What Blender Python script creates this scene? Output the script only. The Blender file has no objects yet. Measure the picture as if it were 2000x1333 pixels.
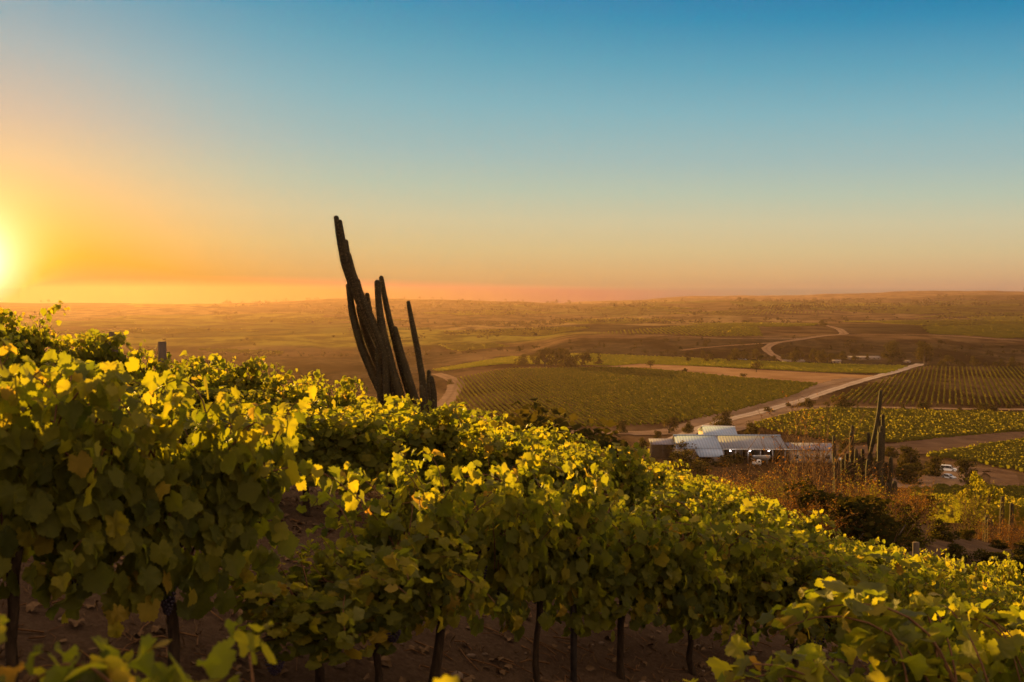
import bpy, math
import numpy as np
from math import radians as R

scene = bpy.context.scene
COL = scene.collection
rng = np.random.default_rng(7)

# ------------------------------------------------------------------ camera, world, sun, exposure
F = 1944.0                                   # focal length in photo pixels (2000 wide)
HOR = 592.0                                  # horizon line of the photo
PITCH = math.atan((666.5 - HOR) / F)
cam_d = bpy.data.cameras.new('camera')
cam = bpy.data.objects.new('camera', cam_d)
COL.objects.link(cam)
cam.location = (0, 0, 0)
cam.rotation_euler = (math.pi / 2 - PITCH, 0, 0)
cam_d.sensor_width = 36.0
cam_d.lens = 36.0 * F / 2000.0
cam_d.clip_start = 0.05
cam_d.clip_end = 60000
cam_d.dof.use_dof = True
cam_d.dof.focus_distance = 17.0
cam_d.dof.aperture_fstop = 3.6
scene.camera = cam

SUN_AZ = R(-28.8)                            # from +Y towards +X
SUN_EL = R(4.7)
SKY_STR = 0.05
STR0, STR1 = .74, .0050
HAZE_D, HAZE_G, HAZE_C, HAZE_TOP = 5.2e-5, .52, (.72, .47, .42), 112
EXPO = 1.55
BACK = (1.05, .74, .50)                     # unseen sky overhead and behind, made brighter and warmer to fill the shade, as displayed
sdir = (math.sin(SUN_AZ) * math.cos(SUN_EL), math.cos(SUN_AZ) * math.cos(SUN_EL), math.sin(SUN_EL))

world = bpy.data.worlds.new('World')
scene.world = world
world.use_nodes = True
wt = world.node_tree
wt.nodes.clear()


def wn(t, **kw):
    n = wt.nodes.new(t)
    for k, v in kw.items():
        setattr(n, k, v)
    return n


def wmath(op, a, b=None, clamp=False):
    n = wn('ShaderNodeMath', operation=op)
    n.use_clamp = clamp
    for i, v in enumerate((a, b)):
        if v is None:
            continue
        if isinstance(v, (int, float)):
            n.inputs[i].default_value = v
        else:
            wt.links.new(v, n.inputs[i])
    return n.outputs[0]


out = wn('ShaderNodeOutputWorld')
sky = wn('ShaderNodeTexSky', sky_type='NISHITA', sun_disc=False)
sky.sun_elevation = SUN_EL
sky.sun_rotation = SUN_AZ
sky.air_density = 1.2
sky.dust_density = 3.0
sky.ozone_density = 2.0
# evening air: colour by height above the horizon, the warm band reaching higher towards the sun
tc = wn('ShaderNodeTexCoord')
nrm = wn('ShaderNodeVectorMath', operation='NORMALIZE')
wt.links.new(tc.outputs['Generated'], nrm.inputs[0])
sep = wn('ShaderNodeSeparateXYZ')
wt.links.new(nrm.outputs[0], sep.inputs[0])
elev = wmath('MULTIPLY', wmath('ARCSINE', sep.outputs[2]), 180 / math.pi)
az = wmath('ARCTAN2', sep.outputs[0], sep.outputs[1])
daz = wmath('ABSOLUTE', wmath('SUBTRACT', az, SUN_AZ))
daz = wmath('MULTIPLY', daz, 180 / math.pi)
dazc = wmath('MINIMUM', daz, 75.0)
stretch = wmath('ADD', wmath('MULTIPLY', dazc, STR1), STR0)
eff = wmath('MULTIPLY', wmath('MAXIMUM', elev, 0.0), stretch)
fac = wmath('MULTIPLY', eff, 1 / 40.0, True)
ramp = wn('ShaderNodeValToRGB')
wt.links.new(fac, ramp.inputs[0])
def lin(hx):
    return tuple(((int(hx[k:k + 2], 16) / 255 + .055) / 1.055) ** 2.4 for k in (0, 2, 4))


STOPS = [(0, lin('d09c74')), (0.8, lin('d6a47a')), (1.5, lin('e0b480')), (2.7, lin('dcc290')), (4.2, lin('d3c8a2')), (5.7, lin('bdc6af')), (7.4, lin('a6bdb8')), (9.8, lin('88b4bd')),
         (12.1, lin('66a4b9')), (14.7, lin('3a8cb2')), (17.2, lin('1070a4')), (20, lin('0a6296')), (40, lin('0a4a86'))]
el = ramp.color_ramp.elements
while len(el) < len(STOPS):
    el.new(0.5)
for e, (p, c) in zip(el, STOPS):
    e.position = p / 40.0
    e.color = (*c, 1)


def wsmooth(src, a, b):
    n = wn('ShaderNodeMapRange', interpolation_type='SMOOTHSTEP')
    n.inputs['From Min'].default_value = a; n.inputs['From Max'].default_value = b
    wt.links.new(src, n.inputs['Value'])
    return n.outputs['Result']


back = wmath('MAXIMUM', wsmooth(elev, 20.0, 40.0), wsmooth(daz, 72.0, 115.0))
mixb = wn('ShaderNodeMix', data_type='RGBA')
wt.links.new(back, mixb.inputs[0]); wt.links.new(ramp.outputs[0], mixb.inputs['A'])
mixb.inputs['B'].default_value = (*BACK, 1)
dot = wn('ShaderNodeVectorMath', operation='DOT_PRODUCT')
wt.links.new(nrm.outputs[0], dot.inputs[0])
GE = R(1.95)                                  # glow of the low sun
dot.inputs[1].default_value = (math.sin(SUN_AZ) * math.cos(GE), math.cos(SUN_AZ) * math.cos(GE), math.sin(GE))
ang = wmath('MULTIPLY', wmath('ARCCOSINE', wmath('MINIMUM', dot.outputs['Value'], 0.999999)), 180 / math.pi)
gw = wmath('EXPONENT', wmath('MULTIPLY', wmath('POWER', wmath('MULTIPLY', ang, 1 / 11.0), 2.0), -1.0))      # wide warm glow
gy = wmath('EXPONENT', wmath('MULTIPLY', wmath('POWER', wmath('MULTIPLY', ang, 1 / 3.3), 2.0), -1.0))       # yellow glow
gc = wmath('EXPONENT', wmath('MULTIPLY', ang, -1 / 1.15))                                                   # white core
gh = wmath('MULTIPLY', wmath('EXPONENT', wmath('MULTIPLY', wmath('MAXIMUM', elev, 0.0), -1 / 3.4)),
           wmath('MAXIMUM', wmath('SUBTRACT', 1.0, wmath('MULTIPLY', daz, 1 / 55.0)), 0.0))                 # warm horizon


def wvec(op, a, b):
    n = wn('ShaderNodeVectorMath', operation=op)
    for k, v in enumerate((a, b)):
        if isinstance(v, (int, float)):
            n.inputs[k].default_value = (v, v, v)
        else:
            wt.links.new(v, n.inputs[k])
    return n.outputs[0]


def wvec_col(v, c):
    n = wn('ShaderNodeVectorMath', operation='SCALE')
    n.inputs[0].default_value = c
    wt.links.new(v, n.inputs['Scale'])
    return n.outputs[0]


air = mixb.outputs['Result']
for v, c in ((gw, (.54, .02, -.19)), (gy, (.30, .25, -.16)), (gc, (3.4, 3.4, 3.8)), (gh, (.40, .11, -.13))):
    air = wvec('ADD', air, wvec_col(v, c))
# the haze box in front of the sky adds its own lit air: leave that share out of the sky
SUN_E, SUN_C = 5.0, (1.0, 0.56, 0.10)
tau = wmath('DIVIDE', HAZE_TOP * HAZE_D, wmath('MAXIMUM', wmath('SINE', wmath('MULTIPLY', elev, math.pi / 180)), 0.012))
thru = wmath('EXPONENT', wmath('MULTIPLY', tau, -1.0))
ph = wmath('POWER', wmath('SUBTRACT', 1 + HAZE_G ** 2, wmath('MULTIPLY', dot.outputs['Value'], 2 * HAZE_G)), -1.5)
hin = wmath('MULTIPLY', wmath('MULTIPLY', ph, (1 - HAZE_G ** 2) / (4 * math.pi)), wmath('SUBTRACT', 1.0, thru))
own = wvec_col(hin, tuple(1.15 * SUN_E * a * b * 2 ** EXPO for a, b in zip(SUN_C, HAZE_C)))
air = wvec('MAXIMUM', wvec('SUBTRACT', air, own), 0.004)
air = wvec('MULTIPLY', air, 2.0 ** -EXPO / SKY_STR)
total = wvec('ADD', air, wvec('MULTIPLY', sky.outputs[0], 0.015))
bg = wn('ShaderNodeBackground')
bg.inputs['Strength'].default_value = SKY_STR
wt.links.new(total, bg.inputs['Color'])
wt.links.new(bg.outputs[0], out.inputs['Surface'])

sun_d = bpy.data.lights.new('sun', 'SUN')
sun_d.energy = SUN_E
sun_d.angle = R(0.6)
sun_d.color = SUN_C
sun = bpy.data.objects.new('sun', sun_d)
COL.objects.link(sun)
import mathutils
sun.rotation_euler = mathutils.Vector(sdir).to_track_quat('Z', 'Y').to_euler()

scene.view_settings.view_transform = 'Standard'
scene.view_settings.look = 'None'
scene.view_settings.gamma = 1.0
scene.view_settings.exposure = EXPO
scene.cycles.volume_bounces = 0
scene.cycles.max_bounces = 8
scene.cycles.transmission_bounces = 4
scene.cycles.diffuse_bounces = 3
scene.cycles.sample_clamp_indirect = 4.0

# ------------------------------------------------------------------ pixel <-> place
CP, SP = math.cos(PITCH), math.sin(PITCH)


def ray(px, py):
    a = (np.asarray(px, float) - 1000) / F
    b = (666.5 - np.asarray(py, float)) / F
    d = np.stack([a, CP + b * SP, -SP + b * CP], -1)
    return d / d[..., 1:2]


def P(px, py, depth):
    """the point at the given depth (metres along +Y) seen at a photo pixel"""
    return ray(px, py) * np.asarray(depth, float)[..., None]


# ------------------------------------------------------------------ value noise
def vnoise(x, y, seed=0):
    xi = np.floor(x).astype(np.int64); yi = np.floor(y).astype(np.int64)
    fx = x - xi; fy = y - yi
    fx = fx * fx * (3 - 2 * fx); fy = fy * fy * (3 - 2 * fy)

    def hsh(a, b):
        n = (a * 374761393 + b * 668265263 + seed * 1442695041) & 0x7fffffff
        n = ((n ^ (n >> 13)) * 1274126177) & 0x7fffffff
        return ((n ^ (n >> 16)) & 0xffff) / 65535.0 * 2 - 1
    a = hsh(xi, yi); b = hsh(xi + 1, yi); c = hsh(xi, yi + 1); d = hsh(xi + 1, yi + 1)
    return (a * (1 - fx) + b * fx) * (1 - fy) + (c * (1 - fx) + d * fx) * fy


def fbm(x, y, seed=0, oct=4):
    s = 0; a = 1.0; t = 0
    for i in range(oct):
        s = s + a * vnoise(x * 2 ** i, y * 2 ** i, seed + i * 17); t += a; a *= 0.5
    return s / t


# ------------------------------------------------------------------ terrain
U2 = np.array([0.74, 0.67]); U2 /= np.linalg.norm(U2)      # along the vine rows, downhill to the right
N2 = np.array([-U2[1], U2[0]])                            # across the rows, away from the camera


def un(u, n):
    return u * U2 + n * N2


CTRL = []
for u, n, z in [(2.1, 5.06, -2.1), (4.8, 5.06, -2.71), (7.4, 5.06, -3.3), (13.4, 5.06, -5.2), (17, 5.06, -6.4),
                (4.9, 7.9, -1.95), (10, 7.9, -3.6), (15.7, 7.9, -5.75), (22, 7.9, -7.7),
                (3.6, 13.6, -1.6), (7, 13.6, -2.45), (10.6, 13.6, -3.4), (14.8, 13.6, -4.45), (19.5, 13.6, -5.85),
                (24.6, 20, -6.6), (42, 22, -9.4), (30, 16, -7.6),
                (4.1, 2.2, -3.0), (1.07, 2.2, -2.35), (9, 2.2, -4.6),
                (-3, 2.2, -1.3), (-3, 7.9, -0.6), (-4, 13.6, 0.0)]:
    CTRL.append((*un(u, n), z))
CTRL += [(0, -1, -2.1), (0, -12, -2.5), (-12, 0, 0.6), (-14, -12, 0.5), (12, -4, -6), (14, -16, -7), (25, 4, -10)]


def ctrl_pd(px, d, ys):
    q = P(px, ys, d)
    CTRL.append((q[0], q[1], q[2]))


# the ground behind the crest, always below the line of sight over the vines
for px, d, ys in [(0, 26, 690), (300, 26, 790), (500, 26, 830), (800, 28, 900), (1000, 32, 960), (1200, 34, 985), (1400, 40, 1010),
                  (-400, 20, 560), (0, 50, 800), (500, 50, 900), (800, 50, 950), (1000, 55, 990), (1200, 60, 1010), (1400, 70, 1015),
                  (1720, 70, 1015), (1900, 46, 1075), (2000, 60, 1060), (2300, 50, 1120), (1850, 100, 1030), (2000, 140, 1012), (1500, 120, 1000), (1700, 130, 1000), (1850, 180, 990),
                  (0, 100, 860), (500, 100, 940), (1000, 100, 1000), (1300, 110, 1010), (2300, 120, 1040),
                  (0, 200, 860), (500, 200, 930), (1000, 200, 985), (1500, 200, 968), (1800, 230, 973), (2000, 230, 973), (2400, 220, 990),
                  (0, 300, 910), (500, 300, 922), (1000, 300, 928), (1500, 300, 929), (2000, 300, 929), (2500, 300, 929)]:
    ctrl_pd(px, d, ys)
CTRL = np.array(CTRL)


def tps_fit(c):
    n = len(c)
    d2 = ((c[:, None, :2] - c[None, :, :2]) ** 2).sum(-1)
    K = 0.5 * d2 * np.log(d2 + 1e-9)
    A = np.zeros((n + 3, n + 3)); A[:n, :n] = K + np.eye(n) * 0.5
    A[:n, n] = 1; A[:n, n + 1:] = c[:, :2]; A[n, :n] = 1; A[n + 1:, :n] = c[:, :2].T
    b = np.zeros(n + 3); b[:n] = c[:, 2]
    return np.linalg.solve(A, b)


W = tps_fit(CTRL)


def tps(x, y):
    o = W[-3] + W[-2] * x + W[-1] * y
    for (cx, cy, _), w in zip(CTRL, W[:-3]):
        d2 = (x - cx) ** 2 + (y - cy) ** 2
        o = o + w * 0.5 * d2 * np.log(d2 + 1e-9)
    return o


def sstep(a, b, x):
    t = np.clip((x - a) / (b - a), 0, 1)
    return t * t * (3 - 2 * t)


FD = np.array([250, 830, 1000, 1150, 1300, 1700, 2200, 3000, 4000, 4700, 5200, 5800, 6500, 7600], float)
FP = np.array([-1500, 0, 400, 800, 1000, 1150, 1500, 2000, 3500], float)
zs = lambda d, ys: -(ys - HOR) / F * d
FZ = np.array([
    [-52, -60, -60, -58, -54, -48, -44, -30, -14, 1, -25, -30, -40, -60],
    [-52, -60, -61, -58, -54, -50, -44, -31, -15, 0, -25, -30, -40, -60],
    [-52, -60, -62, -60, -57, -52, -45, -32, -16, 0, -25, -30, -40, -60],
    [-52, -57, -62, -62, -59, -54, -46, -33, -14, 22, -25, -30, -40, -60],
    [-52, -52, -55, -56, -55, -50, -45, -32, -16, 5, -20, -30, -40, -60],
    [-52, -52, -47, -42, -41, -42, -38, -28, -15, -2, -12, 3, 13, -20],
    [-52, -52, -45, -38, -36.5, -33, -30, -21, -8, 7, -6, 16, 55, -20],
    [-52, -52, -44, -37, -35.5, -32, -27, -12, 12, 41, 18, 42, 84, -20],
    [-52, -52, -44, -37, -35, -30, -20, 0, 30, 54, 36, 60, 95, -20]], float)


def far_h(x, y):
    d = np.hypot(x, y * 1.0)
    fy = np.maximum(y, 0.35 * d)
    px = 1000 + F * x / np.maximum(fy, 1e-3)
    px = np.clip(px, -1500, 3500)
    dd = np.clip(np.maximum(y, d * 0.7), 250, 7600)
    i = np.clip(np.searchsorted(FD, dd) - 1, 0, len(FD) - 2)
    t = (np.log(dd) - np.log(FD[i])) / (np.log(FD[i + 1]) - np.log(FD[i]))
    t = np.clip(t, 0, 1)
    t = 0.35 * t + 0.65 * t * t * (3 - 2 * t)
    j = np.clip(np.searchsorted(FP, px) - 1, 0, len(FP) - 2)
    s = np.clip((px - FP[j]) / (FP[j + 1] - FP[j]), 0, 1)
    s = s * s * (3 - 2 * s)
    z = (FZ[j, i] * (1 - t) + FZ[j, i + 1] * t) * (1 - s) + (FZ[j + 1, i] * (1 - t) + FZ[j + 1, i + 1] * t) * s
    amp = np.clip((dd - 850) * 0.0045, 0, 15) * (1 - .45 * sstep(800, 500, px) * sstep(3800, 4500, dd))
    z = z + sstep(900, 1200, px) * sstep(4700, 5200, dd) * 9.0 * fbm(x / 260.0, y / 700.0, 61, 4)
    z = z + amp * (fbm(x / 420.0, y / 900.0, 3, 4) * 0.8 + 0.5 * fbm(x / 130.0, y / 160.0, 9, 3) * np.clip(1.6 - dd / 4000, 0.25, 1))
    z = z + sstep(950, 1200, px) * sstep(1400, 1900, dd) * (1 - sstep(4200, 4700, dd)) * 13.0 * fbm(x / 900.0 + 5, y / 560.0, 57, 2)
    # left slopes broken by gullies
    gl = sstep(1050, 700, px) * sstep(500, 800, dd) * sstep(3500, 1500, dd)
    z = z + gl * 5.0 * fbm(x / 110.0, y / 180.0, 21, 4)
    # gentle waves of the valley floor
    val = sstep(330, 430, dd) * sstep(860, 760, dd)
    z = z + val * 1.5 * fbm(x / 140.0 + 3.1, y / 190.0, 5, 2)
    return z


def h(x, y):
    x = np.asarray(x, float); y = np.asarray(y, float)
    d = np.hypot(x, y)
    k = sstep(215, 310, d)
    near = np.where(d < 330, tps(x, y), -52)
    near = near + 0.035 * fbm(x * 1.6, y * 1.6, 2, 3) * sstep(60, 20, d) + 0.5 * fbm(x / 14.0, y / 14.0, 4, 3) * sstep(40, 80, d)
    z = near * (1 - k) + far_h(x, y) * k
    # levelled pad under the winery
    q = np.hypot((x - 70) / 1.5, y - 309)
    p = sstep(42, 24, q)
    return z * (1 - p) - 49.0 * p


def ground_at(px, py, lo=40.0, hi=14000.0, n=700):
    """first point of the terrain that a photo pixel sees"""
    r = ray(px, py)
    ds = np.geomspace(lo, hi, n)
    pts = r[None] * ds[:, None]
    below = pts[:, 2] < h(pts[:, 0], pts[:, 1])
    k = int(np.argmax(below)) if below.any() else n - 1
    a, b = ds[max(k - 1, 0)], ds[k]
    for _ in range(18):
        m = (a + b) / 2; q = r * m
        if q[2] < h(q[0], q[1]):
            b = m
        else:
            a = m
    q = r * b
    return np.array([q[0], q[1], float(h(q[0], q[1]))])


# ------------------------------------------------------------------ mesh helpers
def new_mesh(name, V, faces, mat=None, smooth=False, attrs=None, mats=None, midx=None):
    V = np.asarray(V, np.float32).reshape(-1, 3)
    me = bpy.data.meshes.new(name)
    me.vertices.add(len(V))
    me.vertices.foreach_set('co', V.ravel())
    if isinstance(faces, np.ndarray):
        k = faces.shape[1]; nf = len(faces)
        me.loops.add(nf * k); me.polygons.add(nf)
        me.loops.foreach_set('vertex_index', faces.astype(np.int32).ravel())
        me.polygons.foreach_set('loop_start', np.arange(0, nf * k, k, dtype=np.int32))
    else:
        tot = [len(f) for f in faces]; nf = len(faces)
        me.loops.add(sum(tot)); me.polygons.add(nf)
        me.loops.foreach_set('vertex_index', np.array([i for f in faces for i in f], np.int32))
        me.polygons.foreach_set('loop_start', np.concatenate([[0], np.cumsum(tot)[:-1]]).astype(np.int32))
    if smooth:
        me.polygons.foreach_set('use_smooth', np.ones(nf, bool))
    for m in (mats or ([mat] if mat else [])):
        me.materials.append(m)
    if midx is not None:
        me.polygons.foreach_set('material_index', np.asarray(midx, np.int32))
    for k, v in (attrs or {}).items():
        a = me.attributes.new(k, 'FLOAT', 'POINT')
        a.data.foreach_set('value', np.asarray(v, np.float32))
    me.update(calc_edges=True)
    return me


def link(name, me, parent=None, loc=None, rz=0.0, sc=None):
    o = bpy.data.objects.new(name, me)
    COL.objects.link(o)
    if parent is not None:
        o.parent = parent
    if loc is not None:
        o.location = loc
    if rz:
        o.rotation_euler = (0, 0, rz)
    if sc is not None:
        o.scale = sc if hasattr(sc, '__len__') else (sc, sc, sc)
    return o


def tag(o, label=None, cat=None, group=None, kind=None):
    if label: o['label'] = label
    if cat: o['category'] = cat
    if group: o['group'] = group
    if kind: o['kind'] = kind
    return o


def thing(name, label, cat, loc, rz=0.0, group=None):
    o = bpy.data.objects.new(name, None)
    COL.objects.link(o)
    o.empty_display_size = 0.2
    o.location = loc; o.rotation_euler = (0, 0, rz)
    return tag(o, label, cat, group)


class MB:
    """collects simple shapes into one mesh"""
    def __init__(s):
        s.V = []; s.F = []; s.n = 0; s.T = []

    def add(s, V, Fc, t=0.5):
        V = np.asarray(V, float).reshape(-1, 3)
        s.V.append(V)
        s.F += [[int(i) + s.n for i in f] for f in Fc]
        s.T.append(np.full(len(V), t) if np.isscalar(t) else t)
        s.n += len(V)
        return s

    def box(s, x0, x1, y0, y1, z0, z1, t=0.5):
        V = [(x, y, z) for z in (z0, z1) for y in (y0, y1) for x in (x0, x1)]
        return s.add(V, [(0, 2, 3, 1), (4, 5, 7, 6), (0, 1, 5, 4), (1, 3, 7, 5), (3, 2, 6, 7), (2, 0, 4, 6)], t)

    def prism(s, pts, axis, a, b):
        """extrude a 2-D outline (given in the other two axes) along axis from a to b"""
        n = len(pts); V = []
        for w in (a, b):
            for p in pts:
                q = list(p); q.insert(axis, w); V.append(q)
        Fc = [list(range(n))[::-1], list(range(n, 2 * n))] + [[i, (i + 1) % n, n + (i + 1) % n, n + i] for i in range(n)]
        return s.add(V, Fc)

    def tube(s, pts, rad, k=6, cap=True, t=0.5):
        pts = np.asarray(pts, float); m = len(pts)
        rad = np.full(m, rad) if np.isscalar(rad) else np.asarray(rad, float)
        tan = np.gradient(pts, axis=0); tan /= np.linalg.norm(tan, axis=1)[:, None] + 1e-12
        ref = np.array([0.31, 0.95, 0.05]) if abs(tan[0][2]) > 0.7 else np.array([0.05, 0.1, 1.0])
        V = []
        for p, tt, r in zip(pts, tan, rad):
            a = np.cross(tt, ref); a /= np.linalg.norm(a) + 1e-12; b = np.cross(tt, a)
            for j in range(k):
                w = 2 * math.pi * j / k
                V.append(p + r * (math.cos(w) * a + math.sin(w) * b))
        Fc = [(i * k + j, i * k + (j + 1) % k, (i + 1) * k + (j + 1) % k, (i + 1) * k + j) for i in range(m - 1) for j in range(k)]
        if cap:
            Fc += [list(range(k))[::-1], list(range((m - 1) * k, m * k))]
        return s.add(V, Fc, t)

    def ball(s, c, r, sub=1, sq=(1, 1, 1), t=0.5):
        k = 6 if sub == 0 else 8; m = 3 if sub == 0 else 5
        V = [(0, 0, 1)]
        for i in range(1, m):
            th = math.pi * i / m
            V += [(math.sin(th) * math.cos(2 * math.pi * j / k), math.sin(th) * math.sin(2 * math.pi * j / k), math.cos(th)) for j in range(k)]
        V.append((0, 0, -1)); L = len(V) - 1
        Fc = [(0, 1 + j, 1 + (j + 1) % k) for j in range(k)]
        for i in range(m - 2):
            a = 1 + i * k; b = a + k
            Fc += [(a + j, b + j, b + (j + 1) % k, a + (j + 1) % k) for j in range(k)]
        a = 1 + (m - 2) * k
        Fc += [(a + j, L, a + (j + 1) % k) for j in range(k)]
        return s.add(np.array(V) * np.array(sq) * r + np.array(c), Fc, t)

    def mesh(s, name, mat, smooth=False):
        return new_mesh(name, np.concatenate(s.V), s.F, mat, smooth, {'tint': np.concatenate(s.T)})

    def build(s, name, mat, parent=None, smooth=False):
        return link(name, s.mesh(name, mat, smooth), parent)


# ------------------------------------------------------------------ materials
def mat_new(name):
    m = bpy.data.materials.new(name)
    m.use_nodes = True
    nt = m.node_tree
    nt.nodes.clear()
    o = nt.nodes.new('ShaderNodeOutputMaterial')
    return m, nt, o


def ramp_node(nt, stops, src=None, interp='LINEAR'):
    r = nt.nodes.new('ShaderNodeValToRGB')
    r.color_ramp.interpolation = interp
    e = r.color_ramp.elements
    while len(e) < len(stops):
        e.new(0.5)
    for a, (p, c) in zip(e, stops):
        a.position = p; a.color = (*c, 1)
    if src is not None:
        nt.links.new(src, r.inputs[0])
    return r


def principled(nt, rough=0.6, spec=0.3, metal=0.0):
    p = nt.nodes.new('ShaderNodeBsdfPrincipled')
    p.inputs['Roughness'].default_value = rough
    p.inputs['Specular IOR Level'].default_value = spec
    p.inputs['Metallic'].default_value = metal
    return p


def noise_node(nt, scale, detail=4, rough=0.6, coord='Object', vec=None):
    t = nt.nodes.new('ShaderNodeTexNoise')
    t.inputs['Scale'].default_value = scale
    t.inputs['Detail'].default_value = detail
    t.inputs['Roughness'].default_value = rough
    if vec is None:
        c = nt.nodes.new('ShaderNodeTexCoord'); vec = c.outputs[coord]
    nt.links.new(vec, t.inputs['Vector'])
    return t


def mat_plain(name, c0, c1, scale=4.0, rough=0.7, spec=0.3, metal=0.0, bump=0.0, stretch=None):
    m, nt, o = mat_new(name)
    c = nt.nodes.new('ShaderNodeTexCoord'); vec = c.outputs['Object']
    if stretch:
        mp = nt.nodes.new('ShaderNodeMapping'); mp.inputs['Scale'].default_value = stretch
        nt.links.new(vec, mp.inputs['Vector']); vec = mp.outputs[0]
    t = noise_node(nt, scale, 5, 0.65, vec=vec)
    r = ramp_node(nt, [(0.3, c0), (0.7, c1)], t.outputs['Fac'])
    p = principled(nt, rough, spec, metal)
    nt.links.new(r.outputs[0], p.inputs['Base Color'])
    if bump:
        b = nt.nodes.new('ShaderNodeBump'); b.inputs['Strength'].default_value = bump; b.inputs['Distance'].default_value = 0.02
        nt.links.new(t.outputs['Fac'], b.inputs['Height']); nt.links.new(b.outputs[0], p.inputs['Normal'])
    nt.links.new(p.outputs[0], o.inputs['Surface'])
    return m


def mat_leafy(name, stops, tstops, trans=0.45, rough=0.45, spec=0.35, veins=False):
    """leaf: colour by the leaf's own tint, light let through from behind"""
    m, nt, o = mat_new(name)
    a = nt.nodes.new('ShaderNodeAttribute'); a.attribute_name = 'tint'
    r = ramp_node(nt, stops, a.outputs['Fac'])
    r2 = ramp_node(nt, tstops, a.outputs['Fac'])
    p = principled(nt, rough, spec)
    tr = nt.nodes.new('ShaderNodeBsdfTranslucent')
    mx = nt.nodes.new('ShaderNodeMixShader'); mx.inputs[0].default_value = trans
    csrc = r.outputs[0]
    if veins:
        v = noise_node(nt, 60.0, 3, 0.6)
        mr = nt.nodes.new('ShaderNodeMix'); mr.data_type = 'RGBA'; mr.blend_type = 'MULTIPLY'
        rr = ramp_node(nt, [(0.3, (0.7, 0.75, 0.7)), (0.75, (1.15, 1.1, 1.0))], v.outputs['Fac'])
        mr.inputs[0].default_value = 1.0
        nt.links.new(csrc, mr.inputs['A']); nt.links.new(rr.outputs[0], mr.inputs['B'])
        csrc = mr.outputs['Result']
        b = nt.nodes.new('ShaderNodeBump'); b.inputs['Strength'].default_value = 0.35; b.inputs['Distance'].default_value = 0.01
        nt.links.new(v.outputs['Fac'], b.inputs['Height'])
        nt.links.new(b.outputs[0], p.inputs['Normal'])
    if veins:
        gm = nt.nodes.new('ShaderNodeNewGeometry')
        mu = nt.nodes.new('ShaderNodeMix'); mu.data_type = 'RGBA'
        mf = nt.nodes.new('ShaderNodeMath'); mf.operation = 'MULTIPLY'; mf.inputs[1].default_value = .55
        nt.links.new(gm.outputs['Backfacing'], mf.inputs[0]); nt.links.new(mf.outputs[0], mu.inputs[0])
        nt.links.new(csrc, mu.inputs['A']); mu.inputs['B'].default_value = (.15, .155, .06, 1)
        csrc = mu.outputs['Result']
    nt.links.new(csrc, p.inputs['Base Color'])
    nt.links.new(r2.outputs[0], tr.inputs['Color'])
    nt.links.new(p.outputs[0], mx.inputs[1]); nt.links.new(tr.outputs[0], mx.inputs[2])
    nt.links.new(mx.outputs[0], o.inputs['Surface'])
    return m


M = {}
M['leaf'] = mat_leafy('vine_leaf',
                      [(0.0, (.055, .062, .012)), (0.45, (.13, .128, .017)), (0.78, (.22, .18, .018)), (0.9, (.22, .15, .02)), (0.97, (.20, .12, .02))],
                      [(0.0, (.16, .20, .008)), (0.45, (.37, .37, .010)), (0.78, (.62, .50, .014)), (0.9, (.66, .42, .03)), (0.97, (.62, .32, .03))],
                      trans=0.52, rough=0.55, spec=0.15, veins=True)
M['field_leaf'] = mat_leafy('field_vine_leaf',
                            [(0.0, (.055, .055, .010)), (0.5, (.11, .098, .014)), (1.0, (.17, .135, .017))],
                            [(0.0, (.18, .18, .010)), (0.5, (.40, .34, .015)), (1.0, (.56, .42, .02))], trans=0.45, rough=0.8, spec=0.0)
M['lit_strip_leaf'] = mat_leafy('lit_strip_vine_leaf', [(0.0, (.10, .10, .014)), (0.5, (.17, .15, .02)), (1.0, (.24, .19, .025))],
                            [(0.0, (.34, .33, .015)), (0.5, (.58, .50, .02)), (1.0, (.74, .58, .03))], trans=0.45, rough=0.8, spec=0.0)  # yellow green vine leaf, the strip's sunlight painted in as brighter colour
M['tree_leaf'] = mat_leafy('tree_leaf',
                           [(0.0, (.014, .016, .005)), (0.5, (.028, .028, .008)), (1.0, (.055, .045, .010))],
                           [(0.0, (.06, .05, .008)), (0.5, (.12, .09, .01)), (1.0, (.26, .17, .015))], trans=0.3, rough=0.8, spec=0.0)
M['wood_leaf'] = mat_leafy('far_wood_leaf', [(0.0, (.010, .010, .004)), (0.5, (.018, .017, .006)), (1.0, (.034, .028, .008))],
                           [(0.0, (.03, .025, .005)), (1.0, (.08, .06, .01))], trans=0.15, rough=0.9, spec=0.0)
M['dry_leaf'] = mat_leafy('dry_brush_leaf',
                          [(0.0, (.05, .024, .008)), (0.5, (.15, .06, .012)), (1.0, (.22, .12, .02))],
                          [(0.0, (.14, .055, .010)), (0.5, (.42, .16, .014)), (1.0, (.50, .28, .025))], trans=0.4, rough=0.7, spec=0.1)
M['bark'] = mat_plain('vine_bark', (.018, .011, .007), (.06, .04, .026), 30, 0.9, 0.1, bump=0.8, stretch=(1, 1, 0.25))
M['cane'] = mat_plain('vine_cane', (.07, .03, .012), (.16, .075, .03), 20, 0.7, 0.2)
M['grape'] = mat_plain('grape_skin', (.010, .006, .014), (.03, .018, .04), 8, 0.4, 0.4)
M['post_wood'] = mat_plain('weathered_post', (.05, .035, .025), (.14, .10, .075), 12, 0.9, 0.1, bump=0.5, stretch=(1, 1, 0.12))
M['steel_stake'] = mat_plain('dark_steel', (.03, .025, .025), (.08, .065, .06), 15, 0.55, 0.4, metal=0.4)
M['cactus'] = mat_plain('cactus_skin', (.026, .020, .010), (.062, .045, .021), 5, 0.75, 0.2, bump=0.3)
M['spine'] = mat_plain('cactus_spine', (.16, .10, .05), (.28, .18, .09), 20, 0.7, 0.2)
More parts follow.
